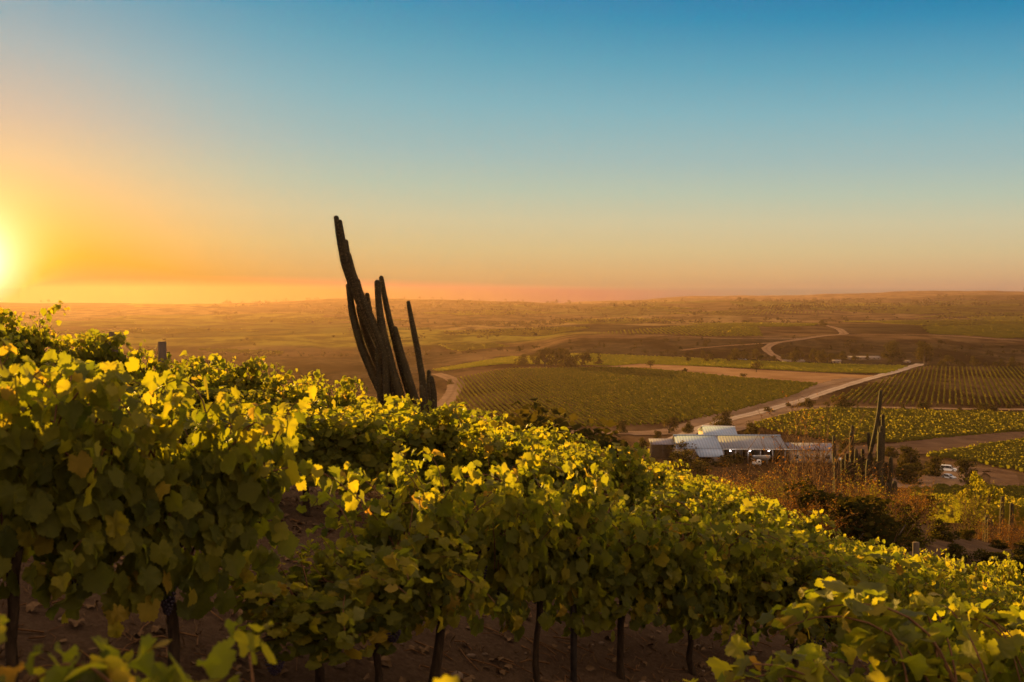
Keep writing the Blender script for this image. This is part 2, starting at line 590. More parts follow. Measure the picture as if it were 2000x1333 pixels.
M['twig'] = mat_plain('dry_twig', (.07, .032, .014), (.19, .10, .045), 10, 0.85, 0.1)
M['trunk'] = mat_plain('tree_trunk', (.04, .028, .018), (.11, .08, .055), 6, 0.9, 0.1)
M['stone'] = mat_plain('field_stone', (.09, .06, .042), (.22, .155, .115), 6, 0.9, 0.1)
M['litter'] = mat_plain('dry_litter', (.07, .04, .02), (.19, .115, .06), 9, 0.9, 0.1)
M['dust_road'] = mat_plain('dirt_track', (.15, .088, .055), (.25, .16, .105), 0.12, 0.95, 0.0)
M['dark_bank'] = mat_plain('brown_bank', (.075, .042, .026), (.15, .09, .055), 0.15, 0.95, 0.0)
M['pale_road'] = mat_plain('pale_gravel', (.36, .27, .20), (.54, .43, .33), 0.2, 0.95, 0.0)
M['white_paint'] = mat_plain('white_paint', (.66, .66, .66), (.80, .80, .80), 1.5, 0.35, 0.5)
M['silver_paint'] = mat_plain('silver_paint', (.42, .45, .50), (.52, .55, .60), 1.5, 0.35, 0.5, metal=0.2)
M['glass_dark'] = mat_plain('dark_glass', (.015, .018, .022), (.03, .034, .04), 1.0, 0.08, 0.6)
M['rubber'] = mat_plain('rubber', (.012, .012, .012), (.025, .025, .025), 6, 0.85, 0.2)
M['grey_metal'] = mat_plain('grey_metal', (.18, .18, .19), (.32, .32, .33), 2, 0.5, 0.4, metal=0.4)
M['wall_dark'] = mat_plain('dark_wall', (.05, .04, .035), (.10, .08, .07), 1.0, 0.85, 0.1)
M['plaster'] = mat_plain('plaster_wall', (.32, .25, .2), (.45, .37, .30), 0.8, 0.9, 0.1)


def mat_corrugated(name, c0, c1, pitch=0.9, rough=0.65, metal=0.0):
    m, nt, o = mat_new(name)
    c = nt.nodes.new('ShaderNodeTexCoord')
    w = nt.nodes.new('ShaderNodeTexWave'); w.wave_type = 'BANDS'; w.bands_direction = 'X'
    w.inputs['Scale'].default_value = 0.314 * 10 / pitch / 10 * 1.0
    w.inputs['Distortion'].default_value = 0.0
    nt.links.new(c.outputs['Object'], w.inputs['Vector'])
    t = noise_node(nt, 0.35, 5, 0.7)
    r = ramp_node(nt, [(0.25, c0), (0.75, c1)], t.outputs['Fac'])
    mx = nt.nodes.new('ShaderNodeMix'); mx.data_type = 'RGBA'; mx.blend_type = 'MULTIPLY'; mx.inputs[0].default_value = 1.0
    r2 = ramp_node(nt, [(0.0, (.78, .78, .78)), (0.5, (1, 1, 1))], w.outputs['Fac'])
    nt.links.new(r.outputs[0], mx.inputs['A']); nt.links.new(r2.outputs[0], mx.inputs['B'])
    p = principled(nt, rough, 0.2, metal)
    nt.links.new(mx.outputs['Result'], p.inputs['Base Color'])
    b = nt.nodes.new('ShaderNodeBump'); b.inputs['Strength'].default_value = 0.6; b.inputs['Distance'].default_value = 0.1
    nt.links.new(w.outputs['Fac'], b.inputs['Height']); nt.links.new(b.outputs[0], p.inputs['Normal'])
    nt.links.new(p.outputs[0], o.inputs['Surface'])
    return m


M['roof_light'] = mat_corrugated('pale_corrugated_sheet', (.21, .28, .42), (.27, .35, .51))
M['roof_grey'] = mat_corrugated('grey_corrugated_sheet', (.155, .17, .22), (.21, .225, .28))
M['roof_mauve'] = mat_corrugated('weathered_corrugated_sheet', (.15, .145, .19), (.21, .20, .26))


def mat_ground():
    m, nt, o = mat_new('ground_soil')
    L = nt.links.new
    g = nt.nodes.new('ShaderNodeNewGeometry')
    pos = g.outputs['Position']

    def att(n):
        a = nt.nodes.new('ShaderNodeAttribute'); a.attribute_name = n
        return a.outputs['Fac']

    def mix(f, a, b):
        x = nt.nodes.new('ShaderNodeMix'); x.data_type = 'RGBA'
        L(f, x.inputs[0]); L(a, x.inputs['A']); L(b, x.inputs['B'])
        return x.outputs['Result']
    # near soil: red brown earth with straw and crumbs
    n1 = noise_node(nt, 1.1, 6, 0.65, vec=pos)
    n2 = noise_node(nt, 24.0, 5, 0.7, vec=pos)
    soil = ramp_node(nt, [(0.25, (.045, .027, .017)), (0.5, (.088, .055, .036)), (0.75, (.16, .105, .068))], n2.outputs['Fac'])
    soil2 = ramp_node(nt, [(0.35, (.060, .037, .024)), (0.7, (.135, .090, .058))], n1.outputs['Fac'])
    mxs = nt.nodes.new('ShaderNodeMix'); mxs.data_type = 'RGBA'; mxs.inputs[0].default_value = 0.45
    L(soil.outputs[0], mxs.inputs['A']); L(soil2.outputs[0], mxs.inputs['B'])
    near = mxs.outputs['Result']
    # valley and far land: dry grass, bare earth and scrub
    mp = nt.nodes.new('ShaderNodeMapping'); mp.inputs['Scale'].default_value = (1, 0.55, 0)
    L(pos, mp.inputs['Vector'])
    n3 = noise_node(nt, 0.012, 8, 0.62, vec=mp.outputs[0])
    n4 = noise_node(nt, 0.075, 7, 0.75, vec=mp.outputs[0])
    dry = ramp_node(nt, [(0.3, (.07, .036, .018)), (0.55, (.125, .072, .034)), (0.75, (.19, .12, .06))], n3.outputs['Fac'])
    scrub = ramp_node(nt, [(0.38, (.018, .015, .008)), (0.55, (.050, .034, .018)), (0.75, (.11, .068, .034))], n4.outputs['Fac'])
    far = mix(att('scrub'), dry.outputs[0], scrub.outputs[0])
    # field parcels
    mp2 = nt.nodes.new('ShaderNodeMapping'); mp2.inputs['Scale'].default_value = (0.0019, 0.0014, 0); mp2.inputs['Rotation'].default_value = (0, 0, 0.4)
    L(pos, mp2.inputs['Vector'])
    nd = noise_node(nt, 1.2, 3, 0.5, vec=mp2.outputs[0])
    ad = nt.nodes.new('ShaderNodeMix'); ad.data_type = 'RGBA'; ad.blend_type = 'ADD'; ad.inputs[0].default_value = 0.5
    L(mp2.outputs[0], ad.inputs['A']); L(nd.outputs['Color'], ad.inputs['B'])
    vo = nt.nodes.new('ShaderNodeTexVoronoi'); vo.voronoi_dimensions = '2D'; vo.inputs['Scale'].default_value = 1.0
    L(ad.outputs['Result'], vo.inputs['Vector'])
    sc = nt.nodes.new('ShaderNodeSeparateColor'); L(vo.outputs['Color'], sc.inputs[0])
    par = ramp_node(nt, [(0.0, (.07, .075, .012)), (0.2, (.15, .13, .018)), (0.36, (.09, .055, .025)), (0.5, (.03, .022, .011)), (0.64, (.20, .13, .05)), (0.76, (.11, .105, .015)), (0.88, (.05, .034, .016))], sc.outputs[0], 'CONSTANT')
    w = nt.nodes.new('ShaderNodeTexWave'); w.inputs['Scale'].default_value = 0.02; w.inputs['Distortion'].default_value = 1.5
    L(pos, w.inputs['Vector'])
    far2 = mix(att('parcel'), far, par.outputs[0])
    n5 = noise_node(nt, 0.014, 6, 0.68, vec=mp.outputs[0])
    spk = ramp_node(nt, [(0.45, (1, 1, 1)), (0.56, (.32, .30, .26))], n5.outputs['Fac'])
    mm = nt.nodes.new('ShaderNodeMix'); mm.data_type = 'RGBA'; mm.blend_type = 'MULTIPLY'; mm.inputs[0].default_value = 1.0
    L(far2, mm.inputs['A']); L(spk.outputs[0], mm.inputs['B'])
    colr = mix(att('farland'), near, mm.outputs['Result'])
    p = principled(nt, 1.0, 0.0)
    L(colr, p.inputs['Base Color'])
    b = nt.nodes.new('ShaderNodeBump'); b.inputs['Strength'].default_value = 0.9; b.inputs['Distance'].default_value = 0.05
    L(n2.outputs['Fac'], b.inputs['Height'])
    L(b.outputs[0], p.inputs['Normal'])
    L(p.outputs[0], o.inputs['Surface'])
    return m


M['ground'] = mat_ground()



def mat_track(name, c0, c1, weed):
    """worn wheel ruts, weeds along the middle and the verges"""
    m, nt, o = mat_new(name)
    g_ = nt.nodes.new('ShaderNodeNewGeometry')
    t = noise_node(nt, 0.16, 6, 0.7, vec=g_.outputs['Position'])
    t2 = noise_node(nt, 0.5, 4, 0.7, vec=g_.outputs['Position'])
    r = ramp_node(nt, [(0.3, c0), (0.7, c1)], t.outputs['Fac'])
    a = nt.nodes.new('ShaderNodeAttribute'); a.attribute_name = 'tint'
    ad = nt.nodes.new('ShaderNodeMath'); ad.operation = 'MULTIPLY_ADD'; ad.inputs[1].default_value = .45
    nt.links.new(t2.outputs['Fac'], ad.inputs[0]); nt.links.new(a.outputs['Fac'], ad.inputs[2])
    w = ramp_node(nt, [(0.22, (.45, .45, .45)), (0.42, (0, 0, 0)), (0.95, (.05, .05, .05)), (1.15 / 1.2, (1, 1, 1))], None)
    sc_ = nt.nodes.new('ShaderNodeMath'); sc_.operation = 'DIVIDE'; sc_.inputs[1].default_value = 1.25
    nt.links.new(ad.outputs[0], sc_.inputs[0]); nt.links.new(sc_.outputs[0], w.inputs[0])
    x = nt.nodes.new('ShaderNodeMix'); x.data_type = 'RGBA'
    nt.links.new(w.outputs[0], x.inputs[0]); nt.links.new(r.outputs[0], x.inputs['A']); x.inputs['B'].default_value = (*weed, 1)
    p = principled(nt, 1.0, 0.0)
    nt.links.new(x.outputs['Result'], p.inputs['Base Color'])
    nt.links.new(p.outputs[0], o.inputs['Surface'])
    return m


M['dust_road'] = mat_track('dirt_track', (.14, .082, .05), (.27, .175, .115), (.085, .052, .026))
M['pale_road'] = mat_track('pale_gravel', (.28, .20, .15), (.46, .36, .28), (.17, .11, .065))
# ------------------------------------------------------------------ ground sheet
az_f = np.arange(-36, 36.01, 0.2)
az_c = np.concatenate([np.arange(-180, -36, 4.0), az_f, np.arange(40, 180, 4.0)])
rr = np.concatenate([[0.02], np.geomspace(0.7, 7000, 390)])
A_, R_ = np.meshgrid(np.radians(az_c), rr)
GX = R_ * np.sin(A_); GY = R_ * np.cos(A_)
GZ = h(GX.ravel(), GY.ravel()).reshape(GX.shape)
nr, na = GX.shape
idx = np.arange(nr * na).reshape(nr, na)
q = np.stack([idx[:-1, :], np.roll(idx, -1, 1)[:-1, :], np.roll(idx, -1, 1)[1:, :], idx[1:, :]], -1).reshape(-1, 4)
q = q[:, ::-1]
dG = np.hypot(GX, GY)
pxG = np.where(GY > 0.2 * dG, 1000 + F * GX / np.maximum(GY, 1e-3), 1000)
farland = sstep(35, 70, dG)
scrub = np.clip(sstep(1000, 800, pxG) * sstep(500, 800, dG) * (.55 + .6 * fbm(GX / 160, GY / 260, 35, 4)) + sstep(845, 900, dG) * sstep(1190, 1120, dG) * sstep(1020, 1120, pxG) * 1.2
                + sstep(0.05, 0.35, fbm(GX / 300, GY / 420, 33, 4)) * sstep(900, 1300, dG) * 0.9
                + sstep(330, 240, dG) * 0.5 + sstep(900, 700, pxG) * sstep(300, 500, dG) * sstep(1300, 900, dG) * 0.6, 0, 1)
parcel = sstep(1250, 1400, dG) * sstep(-0.25, 0.05, fbm(GX / 800, GY / 900, 44, 3)) * (1 - 0.8 * sstep(5000, 6000, dG))
ground = link('ground', new_mesh('ground', np.stack([GX, GY, GZ], -1), q, M['ground'], True,
                                 {'farland': farland.ravel(), 'scrub': scrub.ravel(), 'parcel': parcel.ravel()}))
tag(ground, kind='structure')

# ------------------------------------------------------------------ leaves
th = np.linspace(-math.pi, math.pi, 37)[1:-1]                       # angle from the tip, open at the stalk
rad_ = .60 + .055 * np.cos(5 * th) + .05 * np.cos(th) + .035 * np.where(np.arange(len(th)) % 2 == 0, 1, -1) - .30 * np.exp(-((np.abs(th) - math.pi) / .22) ** 2)
outl = [(r * math.sin(a), .36 + r * math.cos(a)) for a, r in zip(th, rad_)] + [(0.0, .08)]
LV = np.array([(0, .36, 0)] + [(x, y, 0) for x, y in outl])
nL = len(outl)
LF = np.array([(0, 1 + (i + 1) % nL, 1 + i) for i in range(nL)])
rr0 = np.hypot(LV[:, 0], LV[:, 1] - .36)
LZ = 0.30 * np.abs(LV[:, 0]) - 0.30 * (LV[:, 1] - .3) ** 2 + .10 * rr0 * np.cos(5 * np.arctan2(LV[:, 0], LV[:, 1] - .36) + math.pi)
LW = 0.08 * np.sin(6 * LV[:, 0] + 3 * LV[:, 1] + .5)
small = [(0.0, 1.0), (0.2, .75), (0.5, .58), (0.45, .28), (0.55, .05), (0.25, -.18)]
outs = small + [(0, 0.0)] + [(-x, y) for x, y in small[::-1] if x > 0]
SV = np.array([(0, .34, .05)] + [(x, y, 0.30 * abs(x) - .2 * y * y) for x, y in outs])
SF = np.array([(0, 1 + (i + 1) % len(outs), 1 + i) for i in range(len(outs))])
QV = np.array([(0, 0, 0), (.45, .5, .12), (0, 1, -.05), (-.45, .5, .12)])
QF = np.array([(0, 1, 2), (0, 2, 3)])


def nrmz(a):
    return a / (np.linalg.norm(a, axis=-1, keepdims=True) + 1e-9)


def leaves(pos, tip, nor, size, tint, kind='full', g=rng):
    """one mesh array out of many leaves: blade along tip, face along nor"""
    n = len(pos)
    t = nrmz(tip); nn = nor - (nor * t).sum(-1, keepdims=True) * t; nn = nrmz(nn); b = np.cross(t, nn)
    if kind == 'full':
        B = np.repeat(LV[None], n, 0).copy()
        B[:, :, 2] = LZ[None] * g.uniform(-.5, 2.3, (n, 1)) + LW[None] * g.uniform(-1.2, 1.2, (n, 1)) - g.uniform(-.1, .55, (n, 1)) * np.maximum(LV[None, :, 1] - .45, 0) ** 1.5
        B[:, :, 0] *= g.uniform(.85, 1.15, (n, 1))
        Fc = LF
    elif kind == 'small':
        B = np.repeat(SV[None], n, 0).copy(); B[:, :, 2] *= g.uniform(-.5, 1.6, (n, 1)); Fc = SF
    else:
        B = np.repeat(QV[None], n, 0).copy(); B[:, :, 2] *= g.uniform(-1, 1.5, (n, 1)); Fc = QF
    B = B * np.asarray(size).reshape(-1, 1, 1)
    V = pos[:, None] + B[:, :, :1] * b[:, None] + B[:, :, 1:2] * t[:, None] + B[:, :, 2:] * nn[:, None]
    k = B.shape[1]
    FF = (Fc[None] + (np.arange(n) * k)[:, None, None]).reshape(-1, 3)
    T = np.repeat(np.asarray(tint), k)
    return V.reshape(-1, 3), FF, T


# ------------------------------------------------------------------ grapevines
def vine_variant(seed, spread=.6, ns=46, nwall=440):
    g = np.random.default_rng(seed)
    pos = []; tip = []; nor = []; sz = []; tint = []
    canes = MB()
    cxs = np.array([-.42, .02, .4]) * spread / .6 + g.normal(0, .06, 3) * spread / .6
    cls = g.uniform(.72, 1.22, 3)                      # the shoots stand in a few bunches
    for i in range(ns):
        x0 = float(np.clip(g.choice(cxs) + g.normal(0, .13 * spread / .6), -spread, spread)) if g.random() < .7 else g.uniform(-spread, spread); side = g.choice([-1, 1])
        p = np.array([x0, side * g.uniform(0, .06), g.uniform(.66, .86)])
        d = np.array([g.normal(0, .28), side * abs(g.normal(.16, .16)), 1.0])
        L = g.uniform(.55, 1.02) if g.random() > .18 else g.uniform(.25, .5)
        L *= (1.0 - .22 * (abs(x0) / spread) ** 2) * cls[int(np.argmin(np.abs(cxs - x0)))]
        if i < 4: L = g.uniform(.95, 1.2)
        droop = g.uniform(.25, 1.0) if g.random() < .7 else g.uniform(1.1, 1.8)
        m = int(L / .041)
        pts = [p.copy()]
        for k in range(m):
            d = d + np.array([g.normal(0, .065), side * .016, -droop * .06]); d /= np.linalg.norm(d)
            if p[2] > 1.28:
                d[2] -= .14
            p = p + d * .041
            pts.append(p.copy())
            az = k * 2.4 + g.uniform(-.5, .5)
            o = np.array([math.cos(az) * .8, math.sin(az) * .6 + side * .75, g.uniform(-.2, .5)])
            if p[2] > 1.2:
                o[2] += .35
            pet = nrmz(o) * g.uniform(.035, .085)
            edge = k / m
            s = g.uniform(.052, .102) * (1 - .45 * max(0, edge - .6) / .4)
            pos.append(p + pet)
            tip.append(nrmz(o) * .55 + np.array([0, 0, -.75]) + g.normal(0, .3, 3))
            nn = nrmz(o) * .8 + np.array([0, 0, .22]) + g.normal(0, .48, 3)
            nor.append(nn); sz.append(s)
            t = g.normal(.40, .19) + .18 * max(0, edge - .5)
            if g.random() < .035: t = g.uniform(.80, .90)
            if g.random() < .001: t = .92
            tint.append(np.clip(t, 0, 1))
        if len(pts) > 5:
            canes.tube(pts[::2], np.linspace(.006, .003, len(pts[::2])), 4, False)
    # older leaves low in the wall, hanging down the sides
    for i in range(nwall):
        side = g.choice([-1, 1]); z = .50 + .66 * g.random() ** .8
        o = np.array([g.normal(0, .35), side, .1])
        pos.append(np.array([g.uniform(-1, 1) * spread, side * g.uniform(.07, .26), z]))
        tip.append(np.array([g.normal(0, .4), side * .35, -1.0]) + g.normal(0, .2, 3))
        nor.append(o + g.normal(0, .3, 3)); sz.append(g.uniform(.054, .104))
        t = g.normal(.34, .19)
        if z < .7 and g.random() < .12: t = g.uniform(.78, .91)
        tint.append(np.clip(t, 0, 1))
    V, Fc, T = leaves(np.array(pos), np.array(tip), np.array(nor), np.array(sz), np.array(tint), 'full', g)
    fol = new_mesh('foliage', V, Fc, M['leaf'], True, {'tint': T})
    cn = canes.mesh('canes', M['cane'], True)
    # trunk with two arms
    tk = MB()
    lean = g.normal(0, .05, 2)
    pts = [(0, 0, -.15)] + [(lean[0] * k / 5 + g.normal(0, .012), lean[1] * k / 5 + g.normal(0, .012), .70 * k / 5) for k in range(6)]
    tk.tube(pts, np.array([.042, .036, .030, .027, .027, .030, .036]) * g.uniform(.85, 1.15), 8)
    top = np.array(pts[-1])
    for s in (-1, 1):
        tk.tube([top, top + (s * .12, 0, .05), top + (s * .3, g.normal(0, .02), .08), top + (s * .52, g.normal(0, .02), .07)], [.030, .026, .021, .014], 6)
    tr = tk.mesh('trunk', M['bark'], True)
    return fol, cn, tr, float(np.percentile(V[:, 2], 97.5 if spread > .3 else 99.7)), float(np.percentile(V[:, 2], 99.4))


def grape_cluster_mesh(seed):
    g = np.random.default_rng(seed); b = MB()
    for i in range(46):
        t = (i / 46) ** .8
        r = .045 * (1 - t) ** .6 + .006
        a = i * 2.4
        b.ball((r * math.cos(a), r * math.sin(a), -.02 - .15 * t), .0115, 0)
    b.tube([(0, 0, .05), (0.004, 0, -.04)], .003, 4)
    return b.mesh('grape_cluster', M['grape'], True)


VINES = [vine_variant(100 + i) for i in range(9)]
NARROW = [vine_variant(170 + i, .30, 26, 300) for i in range(3)]
SPRIGS = [vine_variant(150 + i, .11, 15, 70) for i in range(3)]
GRAPES = [grape_cluster_mesh(300 + i) for i in range(3)]
ROW_AZ = math.atan2(U2[1], U2[0])
ORD = ['first', 'second', 'third', 'fourth', 'fifth', 'sixth', 'seventh', 'eighth', 'ninth', 'tenth', 'eleventh', 'twelfth', 'thirteenth', 'fourteenth',
       'fifteenth', 'sixteenth', 'seventeenth', 'eighteenth', 'nineteenth', 'twentieth', 'twenty-first', 'twenty-second', 'twenty-third', 'twenty-fourth',
       'twenty-fifth', 'twenty-sixth', 'twenty-seventh', 'twenty-eighth', 'twenty-ninth', 'thirtieth', 'thirty-first', 'thirty-second', 'thirty-third',
       'thirty-fourth', 'thirty-fifth', 'thirty-sixth', 'thirty-seventh', 'thirty-eighth', 'thirty-ninth', 'fortieth', 'forty-first', 'forty-second', 'forty-third', 'forty-fourth', 'forty-fifth', 'forty-sixth', 'forty-seventh', 'forty-eighth', 'forty-ninth', 'fiftieth']
vcount = 0


def row_u(n, px):
    r = (px - 1000) / F
    return n * (-N2[0] + r * N2[1]) / (U2[0] - r * U2[1]) if False else n * (r * N2[1] - N2[0]) / (U2[0] - r * U2[1])


def plant_vine(u, n, height, label, group, grapes=0, width=1.0, pool=None):
    global vcount
    i = vcount; vcount += 1
    p = un(u, n); z = float(h(p[0], p[1]))
    pool = pool or VINES
    fol, cn, tr, vtop, vmax = pool[(i * 4 + int(n * 3)) % len(pool)]
    root = thing('grapevine', label, 'grapevine', (p[0], p[1], z), ROW_AZ + (math.pi if (i * 7 // 3) % 2 else 0) + rng.normal(0, .12), group)
    s = height / (vmax if n > 4 else vtop)
    wv = width * rng.uniform(.86, 1.1)
    root.scale = (wv, wv * rng.uniform(.9, 1.2), s)
    link('trunk', tr, root)
    link('canes', cn, root)
    link('foliage', fol, root)
    for k in range(grapes):
        link('grape_cluster', GRAPES[k % 3], root, (rng.uniform(-.45, .45), rng.choice([-1, 1]) * rng.uniform(.12, .26), rng.uniform(.56, .76)), rng.uniform(0, 6), rng.uniform(.75, 1.0))
    return root


# row: distance across, first and last photo pixel, spacing, profile of the top edge (photo pixels) or None, words
ROWS = [
    ('nearest row', 1.8, -150, 2400, .95, [(-200, 1330), (45, 1262), (250, 1330), (330, 1285), (430, 1272), (560, 1345), (1290, 1380), (1430, 1300), (1580, 1250), (1700, 1222), (1850, 1210), (1980, 1195), (2400, 1180)]),
    ('second row', 5.06, -420, 2300, .95, [(-200, 690), (0, 735), (180, 745), (330, 770), (460, 800), (540, 850), (585, 930), (605, 1010), (640, 1090), (690, 1040), (740, 985), (800, 935), (880, 885), (980, 885), (1060, 905), (1200, 955), (1320, 985), (1450, 1015), (1600, 1060), (1740, 1105), (1820, 1135), (2000, 1160), (2200, 1200)]),
    ('third row', 7.9, -420, 2300, .95, [(-200, 600), (0, 655), (180, 680), (300, 705), (420, 705), (520, 735), (600, 730), (700, 760), (800, 800), (900, 825), (1010, 850), (1100, 862), (1200, 880), (1300, 915), (1400, 955), (1480, 975), (1540, 985), (1620, 1020), (1720, 1045), (1800, 1065), (2000, 1095), (2200, 1130)]),
    ('fourth row', 10.75, -360, 1640, .95, [(-200, 560), (0, 610), (90, 640), (200, 665), (330, 688), (480, 712), (600, 735), (700, 765), (820, 800), (930, 825), (1050, 850), (1180, 880), (1300, 925), (1420, 955), (1500, 985), (1580, 1010), (1650, 1032), (1800, 1060)]),
    ('fifth row', 13.6, -360, 1500, .95, [(-200, 545), (0, 590), (60, 618), (120, 648), (200, 661), (300, 685), (370, 696), (480, 706), (520, 735), (590, 727), (690, 752), (760, 777), (830, 802), (880, 800), (960, 828), (1060, 850), (1180, 868), (1260, 890), (1400, 930), (1500, 965)]),
]
for rname, n, pa, pb, sp, prof in ROWS:
    ua, ub = row_u(n, pa), row_u(n, pb)
    us = np.arange(ua, ub, sp)
    if rname == 'second row':                      # trunks stand where the photo shows them
        fixed = [row_u(n, p) for p in (330, 620, 735, 845, 1050, 1210, 1355, 1455)]
        us = np.concatenate([np.arange(fixed[0] - .80, ua, -.80)[::-1], fixed, np.arange(fixed[-1] + .92, ub, .92)])
    if rname == 'nearest row':
        us = np.array([row_u(n, p) for p in (-20, 75, 380, 1730, 1850, 2000, 2180)])
    pp, tt = zip(*prof)
    seen = 0
    for u in us:
        q = un(u, n)
        px = 1000 + F * q[0] / q[1]
        top = P(px, np.interp(px, pp, tt) + ({'third row': 55, 'fourth row': 42}.get(rname, 0) * float(sstep(720, 520, px)) + {'third row': 16, 'fourth row': 22}.get(rname, 0) * float(px < 950) + (22 * float(sstep(1050, 1250, px)) if n > 6 else 0)) + ((70 if px < 200 else 45 if px < 700 else 125 if px < 1800 else 75) if rname == 'nearest row' else 0), q[1])[2]
        z = float(h(q[0], q[1]))
        hh = float(np.clip(top - z, .6, 2.35)) * rng.uniform(.92, 1.06) * (1 + (.03 if n < 6 else .05) * math.sin(u * 2.1 + n * 5))
        if rname == 'second row' and 560 < px < 700:
            hh = min(hh, .85)
        if px < -40 or px > 2060:
            lab = f'grapevine of the {rname} beyond the {"left" if px < 0 else "right"} edge'
        else:
            seen += 1
            look = {'nearest row': 'blurred yellow green grapevine tops', 'second row': 'big leaved green grapevine on a dark trunk',
                    'third row': 'yellow edged green grapevine', 'fourth row': 'dense green grapevine with bright top leaves', 'fifth row': 'small leaved golden rimmed grapevine'}[rname]
            lab = f'{look}, {ORD[seen - 1]} from left in the {rname}'
        plant_vine(u, n, hh, lab, f'grapevines of the {rname}', grapes=(0 if n < 3 else 2 if n < 6 else 1 if n < 9 else 0), width=1.0 if n > 3 or px < 700 else 1.25, pool=SPRIGS if n < 3 and px < 1550 else NARROW if rname == 'second row' and 560 < px < 900 else None)
for k, (n, pa, pb) in enumerate([(16.45, 720, 1440), (19.3, 860, 1440), (22.15, 930, 1440), (25.0, 1000, 1430), (27.9, 1040, 1420)]):
    for u in np.arange(row_u(n, pa), row_u(n, pb), 1.0):
        q = un(u, n); px = 1000 + F * q[0] / q[1]
        lim = float(P(px, np.interp(px, [700, 860, 960, 1060, 1180, 1300, 1420, 1500], [768, 812, 842, 864, 888, 918, 950, 976]), q[1])[2] - h(q[0], q[1]))
        if lim < .75:
            continue
        plant_vine(u, n, min(1.5, lim) * rng.uniform(.88, 1.04), f'small golden green grapevine in the {["sixth","seventh","eighth","ninth","tenth"][k]} row along the crest', f'grapevines of the {["sixth","seventh","eighth","ninth","tenth"][k]} row', 0, 1.06)


def post(px, ytop, n, label, mat='post_wood', w=.055, round_=False, rise=None):
    u = row_u(n, px); q = un(u, n); z = float(h(q[0], q[1]))
    top = float(P(px, ytop, q[1])[2]) - z
    o = thing('trellis_post', label, 'post', (q[0], q[1], z), ROW_AZ + .3, 'posts of the vine rows')
    b = MB()
    if round_:
        b.tube([(0, 0, -.3), (0.01, 0, top * .5), (0, 0.01, top)], [w, w, w * .97], 10)
    else:
        b.prism([(-w, -w * .8), (w * .94, -w * .85), (w, w * .8), (-w * .95, w * .84)], 2, -.3, top)
        b.prism([(-w * .9, -w * .7), (w * .85, -w * .75), (w * .9, w * .7), (-w * .85, w * .74)], 2, top, top + .012)
    b.build('shaft', M[mat], o)
    c = MB()
    for zz in (top * .45, top * .75):
        c.tube([(w * 1.05, -.02, zz), (w * 1.25, 0, zz + .01), (w * 1.05, .02, zz)], .004, 4)
    c.build('wire_staple', M['steel_stake'], o)
    return o


post(221, 650, 13.6, 'dark square post top above the vines, left of two on the skyline', w=.046)
post(316, 669, 13.6, 'dark square post top above the vines, right of two on the skyline', w=.046)
post(1122, 985, 5.06, 'thin dark steel stake standing among the trunks of the second row', 'steel_stake', .02)
post(1589, 1050, 7.9, 'grey wooden post with cut top between lit vines and dark brush', w=.06, round_=True)
post(1797, 1060, 7.9, 'grey wooden end post beside the dark brush on the right slope', w=.06, round_=True)
post(432, 838, 7.9, 'dim wooden post sunk in leaves left of the tall cactus', w=.05, round_=True)
post(1308, 902, 16.45, 'thin dark post rising from the crest rows below the winery roof', w=.035, round_=True)

# litter on the bare soil under the rows
g = np.random.default_rng(5)
tw = MB()
for i in range(1500):
    y = g.uniform(2.5, 15); x = y * g.uniform(-.55, .55)
    a = g.uniform(0, math.pi); L = g.uniform(.05, .30)
    p0 = np.array([x, y]); p1 = p0 + L * np.array([math.cos(a), math.sin(a)]); pm = (p0 + p1) / 2 + g.normal(0, .03, 2)
    z = h(np.array([p0[0], pm[0], p1[0]]), np.array([p0[1], pm[1], p1[1]]))
    tw.tube([(p0[0], p0[1], z[0] + .012), (pm[0], pm[1], z[1] + .025), (p1[0], p1[1], z[2] + .012)], g.uniform(.0025, .007), 4, False)
tag(tw.build('fallen_twigs', M['twig']), kind='stuff')
st = MB()
for i in range(650):
    y = g.uniform(2.5, 16); x = y * g.uniform(-.55, .55); r = g.gamma(2, .008) + .006
    st.ball((x, y, float(h(x, y)) + r * .3), r, 0, (g.uniform(.8, 1.4), g.uniform(.7, 1.2), g.uniform(.5, .8)))
tag(st.build('loose_stones', M['stone'], smooth=True), kind='stuff')
m = 1500
y = g.uniform(2.5, 15, m); x = y * g.uniform(-.55, .55, m); z = h(x, y) + .02
V, Fc, T = leaves(np.stack([x, y, z], -1), np.stack([g.normal(0, 1, m), g.normal(0, 1, m), g.normal(.1, .15, m)], -1),
                  np.stack([g.normal(0, .3, m), g.normal(0, .3, m), np.ones(m)], -1), g.uniform(.03, .075, m), g.uniform(0, 1, m), 'full', g)
tag(link('fallen_leaves', new_mesh('fallen_leaves', V, Fc, M['litter'], False, {'tint': T})), kind='stuff')
m = 16000
y = g.uniform(2.5, 17, m); x = y * g.uniform(-.55, .55, m)
keep = fbm(x * .9, y * .9, 71, 3) > -.05; x = x[keep]; y = y[keep]; m = len(x); z = h(x, y) - .005
V, Fc, T = leaves(np.stack([x, y, z], -1), np.stack([g.normal(0, .7, m), g.normal(0, .7, m), np.full(m, .55)], -1),
                  g.normal(0, 1, (m, 3)), g.uniform(.03, .10, m), g.uniform(0, 1, m), 'quad', g)
c = V.reshape(m, 4, 3); mid = (c[:, 1] + c[:, 3]) / 2; c[:, 1] = mid + (c[:, 1] - mid) * .12; c[:, 3] = mid + (c[:, 3] - mid) * .12
tag(link('dry_grass', new_mesh('dry_grass', c.reshape(-1, 3), Fc, M['litter'], False, {'tint': T})), kind='stuff')

